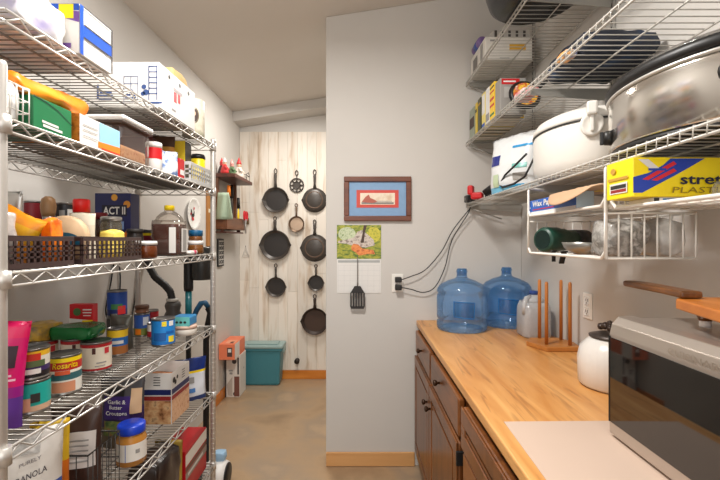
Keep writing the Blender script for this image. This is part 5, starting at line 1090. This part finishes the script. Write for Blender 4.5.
k = M(); k.lathe([(0, -.06), (.036, -.06), (.04, -.052), (.04, .0), (.036, .006), (.036, .03), (.032, .04), (.032, .075), (0, .075)], 26, (0, 0, 0), axis='X'); k.out('green_barrel', GRN, t); M().lathe([(0, .0), (.033, .0), (.033, .06), (0, .062)], 22, (.0755, 0, 0), axis='X').out('black_cap', BLACK, t); M().lathe([(.03, 0), (0, .001)], 22, (-.0612, 0, 0), axis='X').out('dark_lens', mat((20, 40, 36), .2), t)
t.rotation_euler = (0, 0, math.radians(24))
t = thing('steel_bowl', 'shallow brushed steel bowl lying in front in the lower wire basket', 'bowl', (.735, 1.345, f2)); t.scale = (1.2, 1.2, 1.2); k = M(); k.lathe([(0, .0), (.03, .0), (.055, .016), (.062, .032), (.06, .032), (.052, .018), (.028, .004), (0, .004)], 30); k.out('bowl_body', mat((150, 148, 142), .3, .7), t); M().tube([(.06, 0, .031), (.09, .01, .04), (.12, .02, .06)], [.006, .008, .005], 8).out('handle', mat((150, 148, 142), .3, .7), t)
softthing('beater_bag', 'crumpled clear bag of grey mixer parts in the lower wire basket', 'bag', (.735, 1.185, f2), (.115, .095, .098), blotch([(70, 66, 62), (170, 166, 160), (120, 116, 110), (206, 202, 196)], 26, .25, lo=.3, hi=.7), .018, 71, .55)
softthing('plastic_bag', 'white grey plastic bag bulging at the right of the lower wire basket', 'bag', (.864, 1.20, f2), (.07, .12, .10), blotch([(206, 202, 196), (180, 176, 170), (224, 220, 214)], 12, .25), .006, 73, .6)
t = thing('strap', 'black strap end dangling through the floor of the lower wire basket', 'strap', (.70, 1.50, f2 + .002)); k = M(); k.box(-.007, .007, -.002, .002, -.035, .006, .001); k.out('strap_end', BLACK, t); M().tube([(-.012, 0, .004), (.012, 0, .004)], .003, 6).out('strap_loop', BLACK, t)
t = thing('strap', 'short black strap below the steel bowl under the lower wire basket', 'strap', (.70, 1.425, f2 + .002), 0, None, (math.radians(25), 0, 0)); k = M(); k.box(-.009, .009, -.003, .003, -.042, .006, .001); k.out('strap_end', BLACK, t); M().tube([(-.012, 0, .004), (.012, 0, .004)], .003, 6).out('strap_loop', BLACK, t)
t = carton('foil_box', 'slim white carton with a blue label under the yellow plastic wrap box', 'carton', (.69, .90, .975, 1.065, f3, .014), WHITE, [('blue_label', 'n', rect(.1, .25, .5, .8), mat((60, 120, 180))), ('dark_end', 'n', rect(0, .1, .06, .9), DARK)])
YB_ = mat((250, 222, 20), .35); BB = mat((36, 66, 170), .35)
t = carton('plastic_wrap_box', 'yellow and blue carton lettered stretch-tite plastic wrap in the near basket', 'carton', (.637, .985, .968, 1.072, f3 + .0145, .092), YB_, [
    ('blue_swoosh', 'n', [(0, .1), (.06, .1), (.28, .54), (.38, .75), (.48, .97), (.25, .97), (.2, .8), (.1, .6), (0, .5)], BB), ('red_banner', 'n', [(.06, .44), (.27, .9), (.29, .83), (.1, .42)], mat((214, 40, 50))), ('red_banner', 'n', [(.12, .42), (.27, .72), (.29, .65), (.16, .4)], mat((214, 40, 50))),
    ('white_flash', 'n', [(.03, .95), (.1, .95), (.18, .7), (.12, .68)], PAPER), ('blue_flash', 'n', rect(.1, .66, .22, .72), BB), ('white_plate', 'l', rect(.16, .14, .82, .42), PAPER), ('dark_red_plate', 'l', rect(.2, .17, .78, .25), mat((150, 40, 36))), ('dark_plate', 'l', rect(.2, .27, .78, .37), DARK), ('grey_print', 'l', rect(.1, .5, .85, .57), GOLD), ('grey_print', 'l', disc(.3, .76, .1, 12, .8), GOLD)],
    [('stretch-tite', 'n', .64, .44, .66, .26, mat((30, 32, 60)), .02, .0), ('PLASTIC', 'n', .45, .17, .38, .15, mat((150, 126, 20)), 0, .2)])
softthing('clear_wrap', 'crumpled clear plastic wrapper in front of the yellow plastic wrap box', 'wrapper', (.845, .89, f3), (.12, .10, .045), clear((244, 252, 250), .10, .1, .12, .1), .01, 81, .4)
